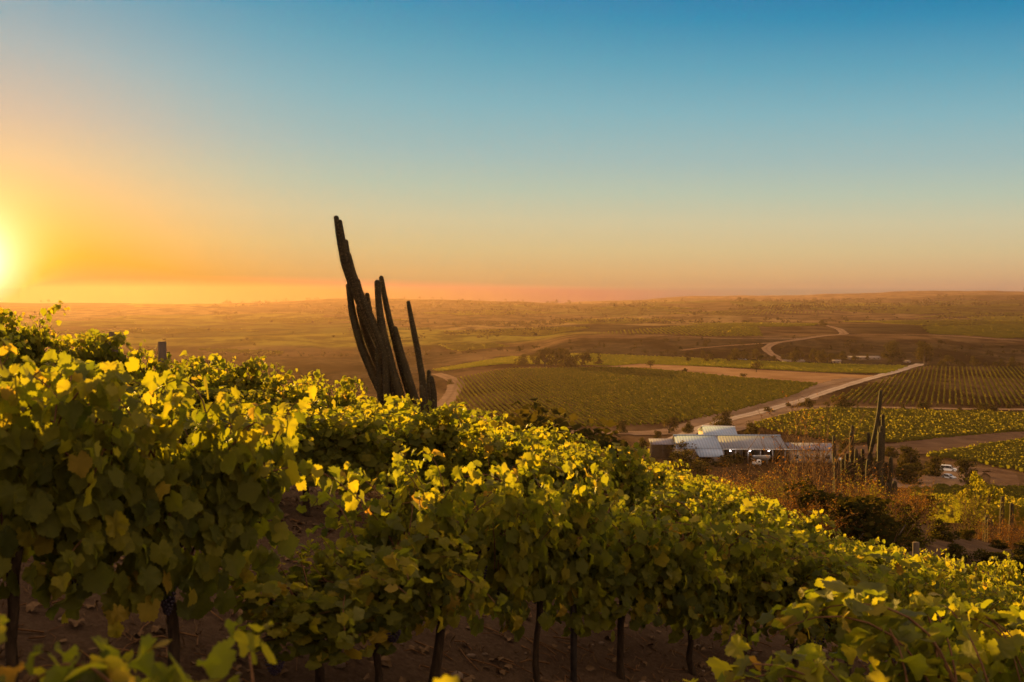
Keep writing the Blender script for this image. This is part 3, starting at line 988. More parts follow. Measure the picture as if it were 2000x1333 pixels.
# ------------------------------------------------------------------ cacti
def cactus_arm(pts, rads, ribs=9):
    """ribbed column along a bent axis, rounded tip; returns skin and spine builders"""
    pts = np.asarray(pts, float)
    L = np.concatenate([[0], np.cumsum(np.linalg.norm(np.diff(pts, axis=0), axis=1))])
    m = max(14, int(L[-1] / (np.mean(rads) * .8)))
    s = np.linspace(0, L[-1], m)
    # rounded tip
    axis = np.stack([np.interp(s, L, pts[:, k]) for k in range(3)], -1)
    for _ in range(3):
        axis[1:-1] = (axis[:-2] + 2 * axis[1:-1] + axis[2:]) / 4
    rad = np.interp(s, L, rads)
    rad = rad * (1 + .05 * np.sin(s * 5 + pts[0, 0] * 9) * rng.uniform(.3, 1))
    r0 = rad[-1]
    tdir = nrmz(axis[-1] - axis[-2])
    cap = [(axis[-1] + tdir * r0 * math.sin(a), r0 * math.cos(a)) for a in (.45, .85, 1.2, 1.48)]
    axis = np.concatenate([axis, [c[0] for c in cap]]); rad = np.concatenate([rad, [c[1] for c in cap]])
    tan = nrmz(np.gradient(axis, axis=0))
    k = ribs * 2; V = []; spv = []; spf = []
    ref = np.array([0.2, 1.0, 0.0])
    for i, (p, t, r) in enumerate(zip(axis, tan, rad)):
        a = nrmz(np.cross(t, ref)); b = np.cross(t, a)
        for j in range(k):
            w = 2 * math.pi * j / k
            rr_ = r * (1.0 if j % 2 == 0 else .72)
            V.append(p + rr_ * (math.cos(w) * a + math.sin(w) * b))
    Fc = [(i * k + j, i * k + (j + 1) % k, (i + 1) * k + (j + 1) % k, (i + 1) * k + j) for i in range(len(axis) - 1) for j in range(k)]
    Fc.append(list(range((len(axis) - 1) * k, len(axis) * k)))
    step = .055 if rads[0] < .2 and L[-1] < 6 else .14
    for w0 in range(ribs):
        w = 2 * math.pi * w0 / ribs
        for ss in np.arange(.05, L[-1] + r0 * .5, step) + rng.uniform(-.5, .5) * step:
            ss = max(0.0, ss + rng.normal(0, .3 * step))
            i = min(int(ss / L[-1] * (m - 1)), len(axis) - 1)
            t = tan[i]; a = nrmz(np.cross(t, ref)); b = np.cross(t, a)
            o = math.cos(w) * a + math.sin(w) * b
            p = axis[i] + t * (ss - s[min(i, m - 1)]) * .99 + o * rad[i] * .98
            for q in range(3):
                d = nrmz(o + rng.normal(0, .55, 3)); l = rng.uniform(.03, .065) * (1 if step < .1 else 1.6)
                sd = nrmz(np.cross(d, rng.normal(0, 1, 3))) * (.0016 if step < .1 else .005)
                c0 = len(spv)
                spv += [p - sd, p + sd, p + d * l]; spf.append((c0, c0 + 1, c0 + 2))
    return V, Fc, spv, spf


def cactus(name, label, depth, arms, to_px, cat='cactus', group=None, wmul=1.0):
    base_px = to_px(*arms[0][0][-1])
    b = P(*base_px, depth); zb = float(h(b[0], b[1]))
    root = thing(name, label, cat, (b[0], b[1], zb), 0, group)
    for path, wpx, dy in arms:
        pts = []; rad = []
        for i, c in enumerate(path[::-1]):
            px, py = to_px(*c)
            pts.append(P(px, py, depth + dy))
        pts = np.array(pts)
        if dy is not None and pts[0][2] > zb - .1:          # carry the arm on to the ground
            pts = np.concatenate([[[pts[0][0] + .25 * (pts[0][0] - pts[1][0]) * 0 + (b[0] - pts[0][0]) * .25, depth + dy * .8, zb - .15]], pts])
        rad = np.interp(np.linspace(0, 1, len(pts)), np.linspace(0, 1, len(wpx)), wpx[::-1]) * depth / F / 2 * wmul
        V, Fc, sv, sf = cactus_arm(pts, rad)
        org = np.array([b[0], b[1], zb])
        a = link('stem', new_mesh('stem', np.array(V) - org, Fc, M['cactus'], True), root)
        link('spines', new_mesh('spines', np.array(sv) - org, np.array(sf), M['spine']), a)
    return root


K4 = lambda x, y: (x / 2.963 + 600, y / 2.963 + 400)
cactus('column_cactus', 'tall dark column cactus with many leaning ribbed arms, standing alone behind the sunlit vines', 18.0, [
    ([(168, 78), (185, 200), (212, 340), (262, 470), (330, 620), (410, 780), (470, 930), (520, 1140)], [10, 12, 14, 17, 20, 20, 19, 18], 0.0),
    ([(190, 98), (205, 190), (225, 330), (270, 470), (335, 620), (415, 790)], [8, 10, 12, 14, 15, 14], -.12),
    ([(226, 214), (236, 300), (265, 420), (310, 540), (380, 690), (450, 860), (500, 1030)], [8, 10, 12, 14, 17, 18, 17], .16),
    ([(242, 288), (265, 390), (300, 500), (360, 640), (430, 800), (490, 960), (540, 1120)], [8, 11, 14, 17, 19, 19, 18], -.22),
    ([(293, 440), (312, 520), (350, 620), (405, 740), (455, 870)], [8, 10, 13, 15, 16], -.34),
    ([(240, 470), (262, 640), (315, 830), (385, 990), (455, 1140)], [12, 15, 18, 19, 18], .05),
    ([(300, 600), (335, 740), (395, 890), (455, 1020), (510, 1140)], [12, 15, 17, 18, 17], .28),
    ([(347, 522), (360, 610), (390, 720), (430, 830)], [9, 10, 11, 11], .1),
    ([(405, 452), (415, 600), (440, 760), (480, 920), (535, 1110)], [11, 15, 18, 19, 18], -.3),
    ([(428, 424), (450, 550), (480, 680), (515, 820), (560, 980), (605, 1130)], [9, 11, 13, 15, 17, 16], -.05),
    ([(507, 718), (540, 850), (580, 990), (625, 1130), (655, 1220)], [11, 15, 17, 17, 16], -.2),
], K4)
cactus('column_cactus', 'slim dark cactus column with three short side columns, just right of the tall leaning cactus', 17.2, [
    ([(585, 567), (610, 700), (640, 850), (662, 980), (680, 1130), (690, 1250)], [8, 11, 13, 14, 14, 14], 0.0),
    ([(703, 968), (702, 1080), (696, 1220)], [9, 11, 11], .2),
    ([(718, 1003), (734, 1100), (732, 1235)], [9, 13, 13], -.12),
    ([(661, 1058), (670, 1150), (688, 1250)], [9, 12, 13], -.25),
], K4)
K5 = lambda x, y: (x / 5 + 1600, y / 5 + 740)
D5 = 40.0
cactus('column_cactus', 'tallest cactus clump on the right slope, brown columns with one long tilted column', D5, [
    ([(600, 130), (585, 300), (550, 500), (510, 680), (480, 820), (450, 1000)], [5.5, 6, 6, 6, 6, 6], 0.0),
    ([(622, 362), (622, 600), (615, 850), (625, 1120)], [5.5, 6.5, 7, 7], .3),
    ([(592, 405), (585, 600), (570, 800), (585, 1020)], [5, 6, 6.5, 7], .6),
    ([(608, 478), (605, 700), (600, 900), (600, 1120)], [5.5, 7, 8, 8], -.3),
    ([(595, 540), (590, 700), (590, 900), (585, 1110)], [7, 8, 8, 8], -.6),
    ([(575, 800), (540, 930), (490, 1010), (440, 1060)], [6, 6, 6, 6], -.5),
    ([(484, 540), (490, 660), (510, 800), (510, 960)], [5, 6, 6, 6], .8),
    ([(480, 803), (475, 880), (475, 1010)], [6, 7.5, 7], -.2),
    ([(650, 830), (650, 950), (640, 1080)], [5, 6, 6], .4),
    ([(700, 780), (700, 880), (690, 1000)], [6, 7.5, 7], .2),
    ([(662, 1035), (655, 1120), (650, 1240)], [6, 7, 7], -.8),
    ([(737, 1020), (735, 1110), (730, 1220)], [7, 9, 9], -1.0),
], K5, wmul=1.3)
cactus('column_cactus', 'cactus clump of upright brown columns left of the tallest clump, beside the winery', D5 + 1.5, [
    ([(325, 468), (322, 600), (310, 800), (300, 960)], [5, 5.5, 6, 6], 0.0),
    ([(316, 540), (318, 700), (330, 850), (340, 960)], [6, 8, 7, 7], -.3),
    ([(272, 745), (268, 840), (265, 940)], [5.5, 6.5, 6.5], .3),
    ([(300, 832), (300, 920), (305, 1050)], [6, 7, 6.5], -.8),
], K5, wmul=1.3)
cactus('column_cactus', 'group of four thin brown columns between the two bigger cactus clumps', D5 + .8, [
    ([(395, 760), (392, 860), (390, 980)], [5, 6.5, 6.5], 0.0),
    ([(425, 700), (428, 820), (430, 960)], [5, 6, 6], .4),
    ([(362, 700), (362, 830), (360, 960)], [5, 6.5, 6.5], -.3),
    ([(228, 800), (230, 880), (232, 980)], [5.5, 6.5, 6.5], .2),
], K5, wmul=1.3)
cactus('column_cactus', 'pair of short rounded cactus columns at the left end of the right slope clumps', D5 + 1, [
    ([(145, 570), (145, 700), (150, 800), (155, 900)], [5, 6, 6, 6], 0.0),
    ([(168, 780), (168, 860), (170, 970)], [6.5, 7.5, 7], -.4),
], K5, wmul=1.3)
cactus('column_cactus', 'thin far right cactus column rising from rust brush, left of two', 47.0, [
    ([(1790, 1165), (1785, 1300), (1780, 1450), (1775, 1560)], [5, 7, 7, 7], 0.0)], K5, wmul=1.3)
cactus('column_cactus', 'thin far right cactus column rising from rust brush, right of two', 47.0, [
    ([(1880, 1230), (1878, 1350), (1872, 1450), (1870, 1580)], [5.5, 7, 7, 7], 0.0)], K5, wmul=1.3)
cactus('column_cactus', 'low dark cluster of cactus columns at the foot of the far right brush', 45.0, [
    ([(1640, 1350), (1640, 1450), (1640, 1580)], [7, 8, 8], 0.0),
    ([(1665, 1390), (1668, 1480), (1665, 1600)], [8, 9, 9], -.3),
    ([(1615, 1420), (1618, 1500), (1620, 1600)], [7, 8, 8], .3)], K5, wmul=1.3)

# ------------------------------------------------------------------ brush, bushes and trees
def bare_shrub(seed, hgt, spread, nstem, nleaf, leafmat, upright=.75):
    """thin branching stems with small dry leaves"""
    g = np.random.default_rng(seed); b = MB(); lp = []

    def grow(p, d, L, r, lev):
        m = 5; pts = [p.copy()]
        for k in range(m):
            d = nrmz(d + g.normal(0, .16, 3) + np.array([0, 0, .05])); p = p + d * L / m; pts.append(p.copy())
            if lev < 2 and k > 0:
                for _ in range(g.integers(0, 3)):
                    dd = nrmz(d + g.normal(0, .65, 3)); grow(p.copy(), dd, L * g.uniform(.28, .5), r * .55, lev + 1)
            if lev > 0 or k > 2:
                lp.append(p + g.normal(0, .04, 3))
        b.tube(pts, np.linspace(r, r * .4, m + 1), 3, False)
    for i in range(nstem):
        a = g.uniform(0, 2 * math.pi); tl = abs(g.normal(0, 1 - upright)) + .12
        d = nrmz(np.array([math.cos(a) * tl, math.sin(a) * tl, 1.0]))
        q = np.array([g.normal(0, spread * .3), g.normal(0, spread * .3), -.1])
        grow(q, d, hgt * g.uniform(.45, 1.0), .016 * g.uniform(.7, 1.4), 0)
    lp = np.array(lp); k = g.integers(0, len(lp), nleaf); pos = lp[k] + g.normal(0, .07, (nleaf, 3))
    V, Fc, T = leaves(pos, g.normal(0, 1, (nleaf, 3)), g.normal(0, 1, (nleaf, 3)), g.uniform(.025, .06, nleaf), g.uniform(0, 1, nleaf), 'quad', g)
    return b.mesh('stems', M['twig'], False), new_mesh('foliage', V, Fc, leafmat, False, {'tint': T})


def crown_mesh(seed, w, hgt, z0, nclump, nleaf, lsize, mat, flat=.7):
    """many leaf faces in uneven clumps"""
    g = np.random.default_rng(seed)
    pos = []; nor = []; tint = []
    for i in range(nclump):
        a = g.uniform(0, 2 * math.pi); r = math.sqrt(g.uniform(0, 1)); zz = g.uniform(0, 1)
        rad = w * .5 * (1 - .55 * abs(zz - .4) ** 1.4)
        c = np.array([math.cos(a) * r * rad * .8, math.sin(a) * r * rad * .8, z0 + zz * hgt * .88])
        cr = w * g.uniform(.13, .25)
        k = max(4, int(nleaf / nclump * g.uniform(.6, 1.4)))
        d = nrmz(g.normal(0, 1, (k, 3))); rr_ = cr * g.uniform(.35, 1.08, (k, 1)) ** .6
        p = c + d * rr_ * np.array([1, 1, flat])
        pos.append(p); nor.append(d + g.normal(0, .5, (k, 3)))
        tint.append(np.clip(g.normal(g.uniform(.2, .7), .15, k), 0, 1))
    pos = np.concatenate(pos); nor = np.concatenate(nor); tint = np.concatenate(tint)
    pos[:, 2] = np.maximum(pos[:, 2], .02)
    V, Fc, T = leaves(pos, g.normal(0, 1, (len(pos), 3)), nor, g.uniform(.7, 1.4, len(pos)) * lsize, tint, 'quad', g)
    return V, Fc, T


def tree_mesh(seed, w, hgt, trunk, nclump, nleaf, lsize, limbs=5, flat=.7, mat='tree_leaf'):
    g = np.random.default_rng(seed)
    z0 = trunk
    V, Fc, T = crown_mesh(seed, w, hgt - trunk, z0, nclump, nleaf, lsize, None, flat)
    cm = new_mesh('crown', V, Fc, M[mat], False, {'tint': T})
    b = MB(); r = max(.05, .035 * hgt)
    pts = [(0, 0, -.4), (g.normal(0, .02) * hgt, g.normal(0, .02) * hgt, trunk * .6), (g.normal(0, .03) * hgt, g.normal(0, .03) * hgt, trunk + (hgt - trunk) * .45)]
    b.tube(pts, [r * 1.3, r, r * .5], 7)
    for i in range(limbs):
        a = g.uniform(0, 2 * math.pi); p = np.array(pts[1]) * .6 + np.array(pts[2]) * .4; p[2] = trunk * g.uniform(.75, 1.05)
        e = np.array([math.cos(a) * w * .34, math.sin(a) * w * .34, trunk + (hgt - trunk) * g.uniform(.35, .75)])
        b.tube([p, p * .5 + e * .5 + (0, 0, -.05 * hgt), e], [r * .55, r * .38, r * .15], 5)
    return cm, b.mesh('trunk', M['trunk'], True)


BUSH = [tree_mesh(400 + i, 1.25, 1.0, .02, 16, 1500, .075, 5, .85) for i in range(4)]          # unit high
ROUND = [tree_mesh(420 + i, .95, 1.0, .22, 18, 1500, .06, 5) for i in range(3)]
TALL = [tree_mesh(440 + i, .62, 1.0, .12, 26, 1800, .045, 6, 1.1) for i in range(3)]
FLATT = [tree_mesh(460 + i, 1.3, 1.0, .38, 16, 1200, .06, 6, .5) for i in range(3)]
FAR = []
for i in range(4):
    V, Fc, T = crown_mesh(480 + i, [1.2, .8, 1.6, 1.0][i], .85, .1, 9, 170, .16, None)
    tb = MB().tube([(0, 0, -.2), (0, 0, .5)], [.05, .03], 4)
    FAR.append(new_mesh('far_tree', np.concatenate([V, tb.V[0]]), [list(map(int, f)) for f in Fc] + [[j + len(V) for j in f] for f in tb.F], None, False,
                        {'tint': np.concatenate([T, np.zeros(len(tb.V[0]))])}, mats=[M['wood_leaf'], M['trunk']], midx=[0] * len(Fc) + [1] * len(tb.F)))
GOLD = [tree_mesh(470, 1.0, 1.0, .30, 13, 1500, .06, 6, .65, 'field_leaf')]
KINDS = {'gold': GOLD, 'bush': BUSH, 'round': ROUND, 'tall': TALL, 'flat': FLATT}
tcount = 0


def tree(name, label, px, py, hpx, kind, cat='tree', group=None, depth=None, wide=1.0):
    """stands where the photo shows its foot; height in photo pixels"""
    global tcount
    tcount += 1
    q = ground_at(px, py) if depth is None else P(px, py, depth)
    if depth is not None:
        q = np.array([q[0], q[1], float(h(q[0], q[1]))])
        hh = float(P(px, py - hpx, depth)[2] - q[2])
    else:
        hh = hpx * q[1] / F
    cm, tk = KINDS[kind][tcount % len(KINDS[kind])]
    root = thing(name, label, cat, q, rng.uniform(0, 6.28), group)
    root.scale = (hh * wide, hh * wide, hh)
    link('crown', cm, root)
    link('trunk', tk, root)
    return root


GV = 'bushes and trees around the winery'
for a in [
    ('round_bush', 'round dark bush alone beside the track in front of the left vine block', 1216, 847, 26, 'bush', .8),
    ('round_bush', 'upright olive bush, left of two, at the near corner of the left vine block', 1308, 848, 36, 'round', .9),
    ('round_bush', 'low wide olive bush, right of two, at the near corner of the left vine block', 1344, 848, 24, 'bush', .9),
    ('round_bush', 'broad golden topped tree behind the upper roof of the winery', 1411, 833, 30, 'bush', 1.3),
    ('round_bush', 'small dark bush left of the winery on the dusty track', 1284, 856, 15, 'bush', 1.0),
    ('round_bush', 'olive shrub right behind the upper roof of the winery', 1468, 850, 26, 'bush', .9),
    ('round_bush', 'flat dark bush at the far bend of the pale road', 1576, 797, 19, 'bush', 1.5),
    ('round_bush', 'small flat bush between the pale road and the dirt track, nearer one', 1502, 805, 10, 'bush', 2.2),
    ('round_bush', 'small flat bush between the pale road and the dirt track, farther one', 1541, 795, 8, 'bush', 1.7),
    ('round_bush', 'tiny umbrella shaped tree between two bushes at the foot of the striped vine block', 1614, 797, 12, 'flat', .9),
    ('round_bush', 'wide golden bush below the left corner of the striped vine block', 1648, 799, 25, 'bush', 1.7),
    ('round_bush', 'small golden bush on the grey track below the striped vine block', 1764, 800, 11, 'bush', .8),
    ('round_bush', 'rounded dark bush mid way along the grey track below the striped vine block', 1806, 802, 16, 'bush', 1.6),
    ('round_bush', 'broad dark bush toward the right end of the grey track below the striped vine block', 1925, 804, 16, 'bush', 2.4),
    ('round_bush', 'little yellow tree at the right end of the grey track', 1970, 800, 13, 'tall', 1.2),
    ('round_bush', 'low dark bush just above the right end of the green middle field', 1872, 805, 8, 'bush', 2.2),
    ('round_bush', 'yellow bush right beside the right wing of the winery, behind the cacti', 1650, 890, 26, 'round', .8),
    ('round_bush', 'dark bush on the dirt bank behind the tallest cactus clump', 1738, 892, 16, 'bush', 1.4),
    ('round_bush', 'pointed yellow green shrub standing over dark bushes right of the cacti', 1775, 930, 50, 'tall', 1.1),
    ('round_bush', 'dark brown round bush hiding the rear of the white van', 1820, 930, 38, 'bush', 1.1),
    ('round_bush', 'dark bush by the yard below the pointed yellow shrub', 1768, 942, 30, 'bush', 1.5),
    ('round_bush', 'golden and dark tree standing in front of the white van', 1886, 944, 52, 'round', .85),
    ('round_bush', 'low dark bush at the foot of the golden tree by the yard', 1905, 950, 20, 'bush', 1.9),
    ('round_bush', 'dark bush below the right wing of the winery behind brush', 1665, 925, 24, 'bush', 1.4),
    ('round_bush', 'olive bush below the right wing of the winery, among cactus columns', 1700, 930, 28, 'bush', 1.2),
    ('round_bush', 'brown bush under the sloping pale roof of the winery', 1370, 904, 30, 'bush', 1.2),
    ('round_bush', 'grey leafed open bush at the left end of the pale sloping roof', 1342, 902, 42, 'flat', 1.3),
    ('round_bush', 'low brown bush in front of the open hall of the winery', 1412, 910, 22, 'bush', 1.7),
    ('round_bush', 'green bush inside the shadow of the open hall, left of the white machine', 1443, 905, 20, 'bush', 1.2),
    ('round_bush', 'brown bush left of the winery below its low left wing', 1296, 893, 24, 'bush', 1.5),
    ('round_bush', 'golden bush at the left end of the low left wing of the winery', 1252, 886, 30, 'bush', 1.0),
]:
    nm, lab, px, py, hp, kd, wd = a
    if 1630 < px < 1800 and py > 880:
        hp *= 1.25; wd *= 1.1
    tree(nm, lab, px, py, hp, kd, 'bush', GV, wide=wd)
GC = 'grove at the top of the left vine block'
for lab, px, py, hp, kd, wd in [
    ('rounded dark tree at the left end of the grove', 1019, 713, 17, 'bush', 1.2), ('tree with brown crown, second from the left in the grove', 1046, 716, 21, 'round', 1.1),
    ('tallest dark tree of the grove', 1064, 717, 33, 'round', 1.0), ('tall olive tree right of the tallest one in the grove', 1086, 717, 32, 'round', 1.1),
    ('broad tree in the middle of the grove with a ragged top', 1102, 717, 28, 'bush', .9), ('lower tree between the two halves of the grove', 1120, 717, 18, 'bush', 1.0),
    ('full dark tree at the right end of the grove', 1138, 717, 25, 'round', 1.2), ('single round bush standing right of the grove', 1169, 714, 12, 'bush', 1.3),
    ('small flat topped tree at the left of the dry field', 1270, 719, 13, 'flat', 1.2), ('spindly tree growing against the yellow vine strip above the dry field', 1477, 728, 22, 'flat', .8),
    ('dark little tree near the middle of the dry field', 1452, 739, 9, 'flat', 1.3), ('tiny bush in the left half of the dry field', 1337, 727, 7, 'bush', 1.5),
    ('small bush beside the left dirt road below the cactus tip', 880, 752, 9, 'bush', 1.2)]:
    tree('field_tree', lab, px, py, hp * (1.22 if px < 1150 else 1.1), kd, 'tree', GC, wide=wd)
for lab, px, py, hp, wd in [('tall brown gold eucalyptus, left of two by the far pale road', 1741, 709, 44, 1.3),
                            ('tall leaning brown gold eucalyptus, right of two by the far pale road', 1806, 716, 52, 1.15)]:
    tree('tall_tree', lab, px, py, hp, 'tall', 'tree', 'two tall trees by the road', wide=wd)
g = np.random.default_rng(12)
for i, px in enumerate(np.concatenate([np.linspace(1345, 1690, 20), np.linspace(1835, 2005, 12)])):
    tree('riverside_tree', 'small olive tree in the line at the foot of the brown bank', px + g.normal(0, 6), (706 if px < 1700 else 717) + g.normal(0, 2), g.uniform(9, 25), ['round', 'tall', 'bush'][i % 3], 'tree', 'trees along the foot of the brown bank', wide=g.uniform(.8, 1.4))
tree('oak_tree', 'lone dark spreading tree on the terrace edge above the bend of the far road', 1608, 638, 13, 'bush', 'tree', 'lone trees on the far terrace', wide=1.2)
tree('oak_tree', 'small lone tree among the striped terrace vines', 1414, 656, 8, 'bush', 'tree', 'lone trees on the far terrace', wide=1.2)
# on our own slope
tree('yellow_tree', 'crooked yellow topped tree with bare leaning trunk on the lower right slope', 1915, 1018, 92, 'gold', 'tree', 'trees of the right slope', depth=78, wide=.75)
for lab, px, py, hp, dep, kd, wd in [
    ('broad dark green thorn bush behind the vine crest below the left vine block', 1065, 872, 66, 75, 'bush', 1.5),
    ('olive bush left of the broad thorn bush behind the vine crest', 1008, 850, 36, 80, 'bush', 1.4),
    ('dark bush right of the broad thorn bush behind the vine crest', 1140, 880, 46, 75, 'bush', 1.5),
    ('rusty rounded bush right of the cactus clumps', 1780, 1010, 46, 44, 'bush', 1.4),
    ('dark bush below the crooked yellow tree', 1905, 1050, 46, 60, 'bush', 1.2),
    ('long dark bush below the cactus clumps at the edge of the vines', 1700, 1040, 62, 33, 'bush', 1.4),
    ('dark bush in the hollow right of the last vine posts', 1840, 1080, 66, 36, 'bush', 1.3),
    ('dark bush between the vines and the cactus clumps', 1600, 1005, 60, 30, 'bush', 1.3),
    ('brown bush at the foot of the tallest cactus clump', 1755, 1035, 56, 36, 'bush', 1.2),
    ('dark mound of brush above the last vine posts', 1725, 1068, 60, 29, 'bush', 1.6),
    ('dim olive bush behind the right vine row near its end post', 1790, 1085, 56, 33, 'bush', 1.5),
    ('dark green bush on the slope left of the far right cactus cluster', 1885, 1092, 58, 38, 'bush', 1.6),
    ('dark brown bush at the foot of the far right brush', 1950, 1105, 50, 37, 'bush', 1.7),
    ('olive bush at the right edge above the last vine row', 2005, 1112, 56, 36, 'bush', 1.5),
    ('brown bush on bare soil just above the right end of the third row', 1870, 1112, 50, 31, 'bush', 1.7),
    ('dark low bush on bare soil near the right edge', 1930, 1126, 52, 31, 'bush', 1.8),
    ('dark low bush cut by the right edge of the photo', 1992, 1140, 54, 30, 'bush', 1.7),
    ('grey brown bush hiding the foot of the sloping winery roof', 1346, 905, 24, 285, 'bush', 1.5),
    ('dark bush in the lower middle of the dry thicket', 1650, 1035, 66, 28, 'bush', 1.4)]:
    tree('thorn_bush', lab, px, py, hp, kd, 'bush', 'thorn bushes on the near slope', depth=dep, wide=wd)

SH = [bare_shrub(500, 2.4, 1.4, 26, 2300, M['dry_leaf']), bare_shrub(501, 2.0, 1.6, 30, 2600, M['dry_leaf'], .6), bare_shrub(502, 2.8, 1.0, 16, 350, M['dry_leaf'], .8),
      bare_shrub(503, 2.2, 1.5, 26, 2600, M['field_leaf'], .65)]
for i, (px, py, dep, sc_, v, lab) in enumerate([
    (1432, 960, 33, .72, 1, 'rust brown leafy brush at the left end of the dry thicket'),
    (1468, 965, 32, .72, 0, 'rust brush with one bent pale stalk left of the winery machine'),
    (1505, 970, 31, .66, 3, 'yellow green upright brush in front of the open winery hall'),
    (1540, 975, 30, .78, 1, 'dense orange brush in the middle of the thicket'),
    (1560, 985, 27, .62, 0, 'tangled dark brush just behind the third row of vines'),
    (1562, 960, 34, 1.25, 2, 'tall bare branched shrub with thin pale twigs left of the cacti'),
    (1590, 965, 33, 1.3, 2, 'tallest bare branched shrub spreading in front of the right winery wing'),
    (1600, 990, 28, .6, 1, 'dark brown brush below the tall bare shrub'),
    (1625, 985, 31, .72, 1, 'orange brush at the left foot of the cacti'),
    (1650, 995, 30, .7, 0, 'brown twiggy brush between the cactus clumps'),
    (1665, 1005, 29, .8, 1, 'low dark brush at the lower edge of the thicket'),
    (1690, 985, 35, .8, 0, 'red brown twigs at the foot of the tallest cactus clump'),
    (1735, 1000, 36, .75, 0, 'sparse brown twigs right of the tallest cactus clump'),
    (1785, 1000, 42, .8, 1, 'rounded orange brush beside the lower right vines'),
    (1930, 1080, 44, .62, 0, 'rust coloured brush around the far right cactus pair, left part'),
    (1965, 1075, 43, .60, 1, 'rust coloured brush around the far right cactus pair, middle part'),
    (1995, 1075, 42, .75, 0, 'rust coloured brush at the right edge of the photo'),
    (1900, 1095, 40, .8, 3, 'olive brush left of the far right cactus cluster'),
    (1715, 1030, 30, .9, 3, 'olive brush low behind the lit vine row'),
    (1400, 950, 36, .7, 1, 'thin rusty brush where the crest rows end')]):
    b = P(px, py, dep)
    o = thing('dry_shrub', lab, 'shrub', (b[0], b[1], float(h(b[0], b[1]))), i * 1.7, 'dry brush between the vines and the valley')
    o.scale = (sc_, sc_, sc_)
    link('stems', SH[v][0], o); link('foliage', SH[v][1], o)

# far trees dotted over the hazy land, one mesh each
g = np.random.default_rng(31)
FT = []
for i in range(120):
    FT.append((g.uniform(1100, 2010), 659 + 44 * g.beta(2.2, 1.1), g.uniform(4, 11), 'scrubby tree on the brown bank across the valley', 'trees on the brown bank'))
for i in range(45):
    FT.append((g.uniform(880, 2000), g.uniform(604, 634), g.uniform(3, 7), 'small dark tree dotted on the far terraces', 'trees on the far terraces'))
for i in range(60):
    FT.append((g.uniform(40, 1050), g.uniform(604, 690), g.uniform(3, 8), 'small hazy tree on the orange slopes across the valley', 'trees on the hazy left slopes'))
for i in range(38):
    c0 = g.choice([830, 970, 1330, 1500, 1720, 1880]); FT.append((c0 + g.normal(0, 45), 590 + g.uniform(-2, 10), g.uniform(3, 5), 'tiny tree of the woods near the far skyline', 'trees near the far skyline'))
for i in range(16):
    FT.append((655 + i * 3.2, 626 + g.normal(0, .5), g.uniform(7, 9), 'tree of the dark square stand on the hazy slope by the cactus', 'square stand of trees'))
for px, py, hp, lab, gr in FT:
    q = ground_at(px, py)
    o = link('far_tree', FAR[int(g.integers(0, 4))], None, q, g.uniform(0, 6.28), hp * q[1] / F)
    tag(o, lab, 'tree', gr)
# far woods and hedgerows, too many to count
wp = []
gw_ = np.random.default_rng(77)
q = 42000
wa = gw_.uniform(-.30, .56, q); wd = np.exp(gw_.uniform(np.log(950), np.log(5600), q)); wx = wa * wd
keep = ((np.abs(fbm(wx / 700, wd / 420, 90, 3)) < .022) | (np.abs(fbm(wx / 1300, wd / 520, 94, 2)) < .018) | (fbm(wx / 420, wd / 420, 91, 3) > .34)) & ((wd > 1450) | (wa < .03)) & ((wd > 2000) | (wa < .05))
wx, wd = wx[keep][:1500], wd[keep][:1500]
wz = h(wx, wd)
kk = 14; n = len(wx)
hh = gw_.uniform(3, 9, n) * np.clip(wd / 2500, .6, 1.5)
c = np.stack([wx, wd, wz], -1)[:, None] + gw_.normal(0, 1, (n, kk, 3)) * (hh[:, None, None] * np.array([.45, .45, .25])) + np.array([0, 0, .45]) * hh[:, None, None]
V, Fc, T = leaves(c.reshape(-1, 3), gw_.normal(0, 1, (n * kk, 3)), gw_.normal(0, 1, (n * kk, 3)), np.repeat(hh, kk) * gw_.uniform(.4, .8, n * kk), gw_.uniform(0, .6, n * kk), 'quad', gw_)
tag(link('distant_woodland', new_mesh('distant_woodland', V, Fc, M['wood_leaf'], False, {'tint': T})), kind='stuff')
# skyline trees as seen against the sky
for px, hp in [(442, 7), (508, 5), (540, 4), (600, 4), (622, 4), (95, 7), (80, 5), (820, 6), (845, 5), (862, 5), (988, 6), (1012, 4), (2000, 5), (790, 4)]:
    dd = np.linspace(3500, 6600, 200); rp = P(np.full(200, px), np.full(200, 592.0), dd); zz = h(rp[:, 0], rp[:, 1]); k = int(np.argmax(zz / dd))
    o = link('far_tree', FAR[int(g.integers(0, 4))], None, (rp[k, 0], rp[k, 1], zz[k]), 0, hp * dd[k] / F)
    tag(o, 'tiny tree standing on the skyline ridge', 'tree', 'trees on the skyline')

# ------------------------------------------------------------------ fields of vines in the valley
def to_ground(pxs):
    return np.array([ground_at(*p) for p in pxs])


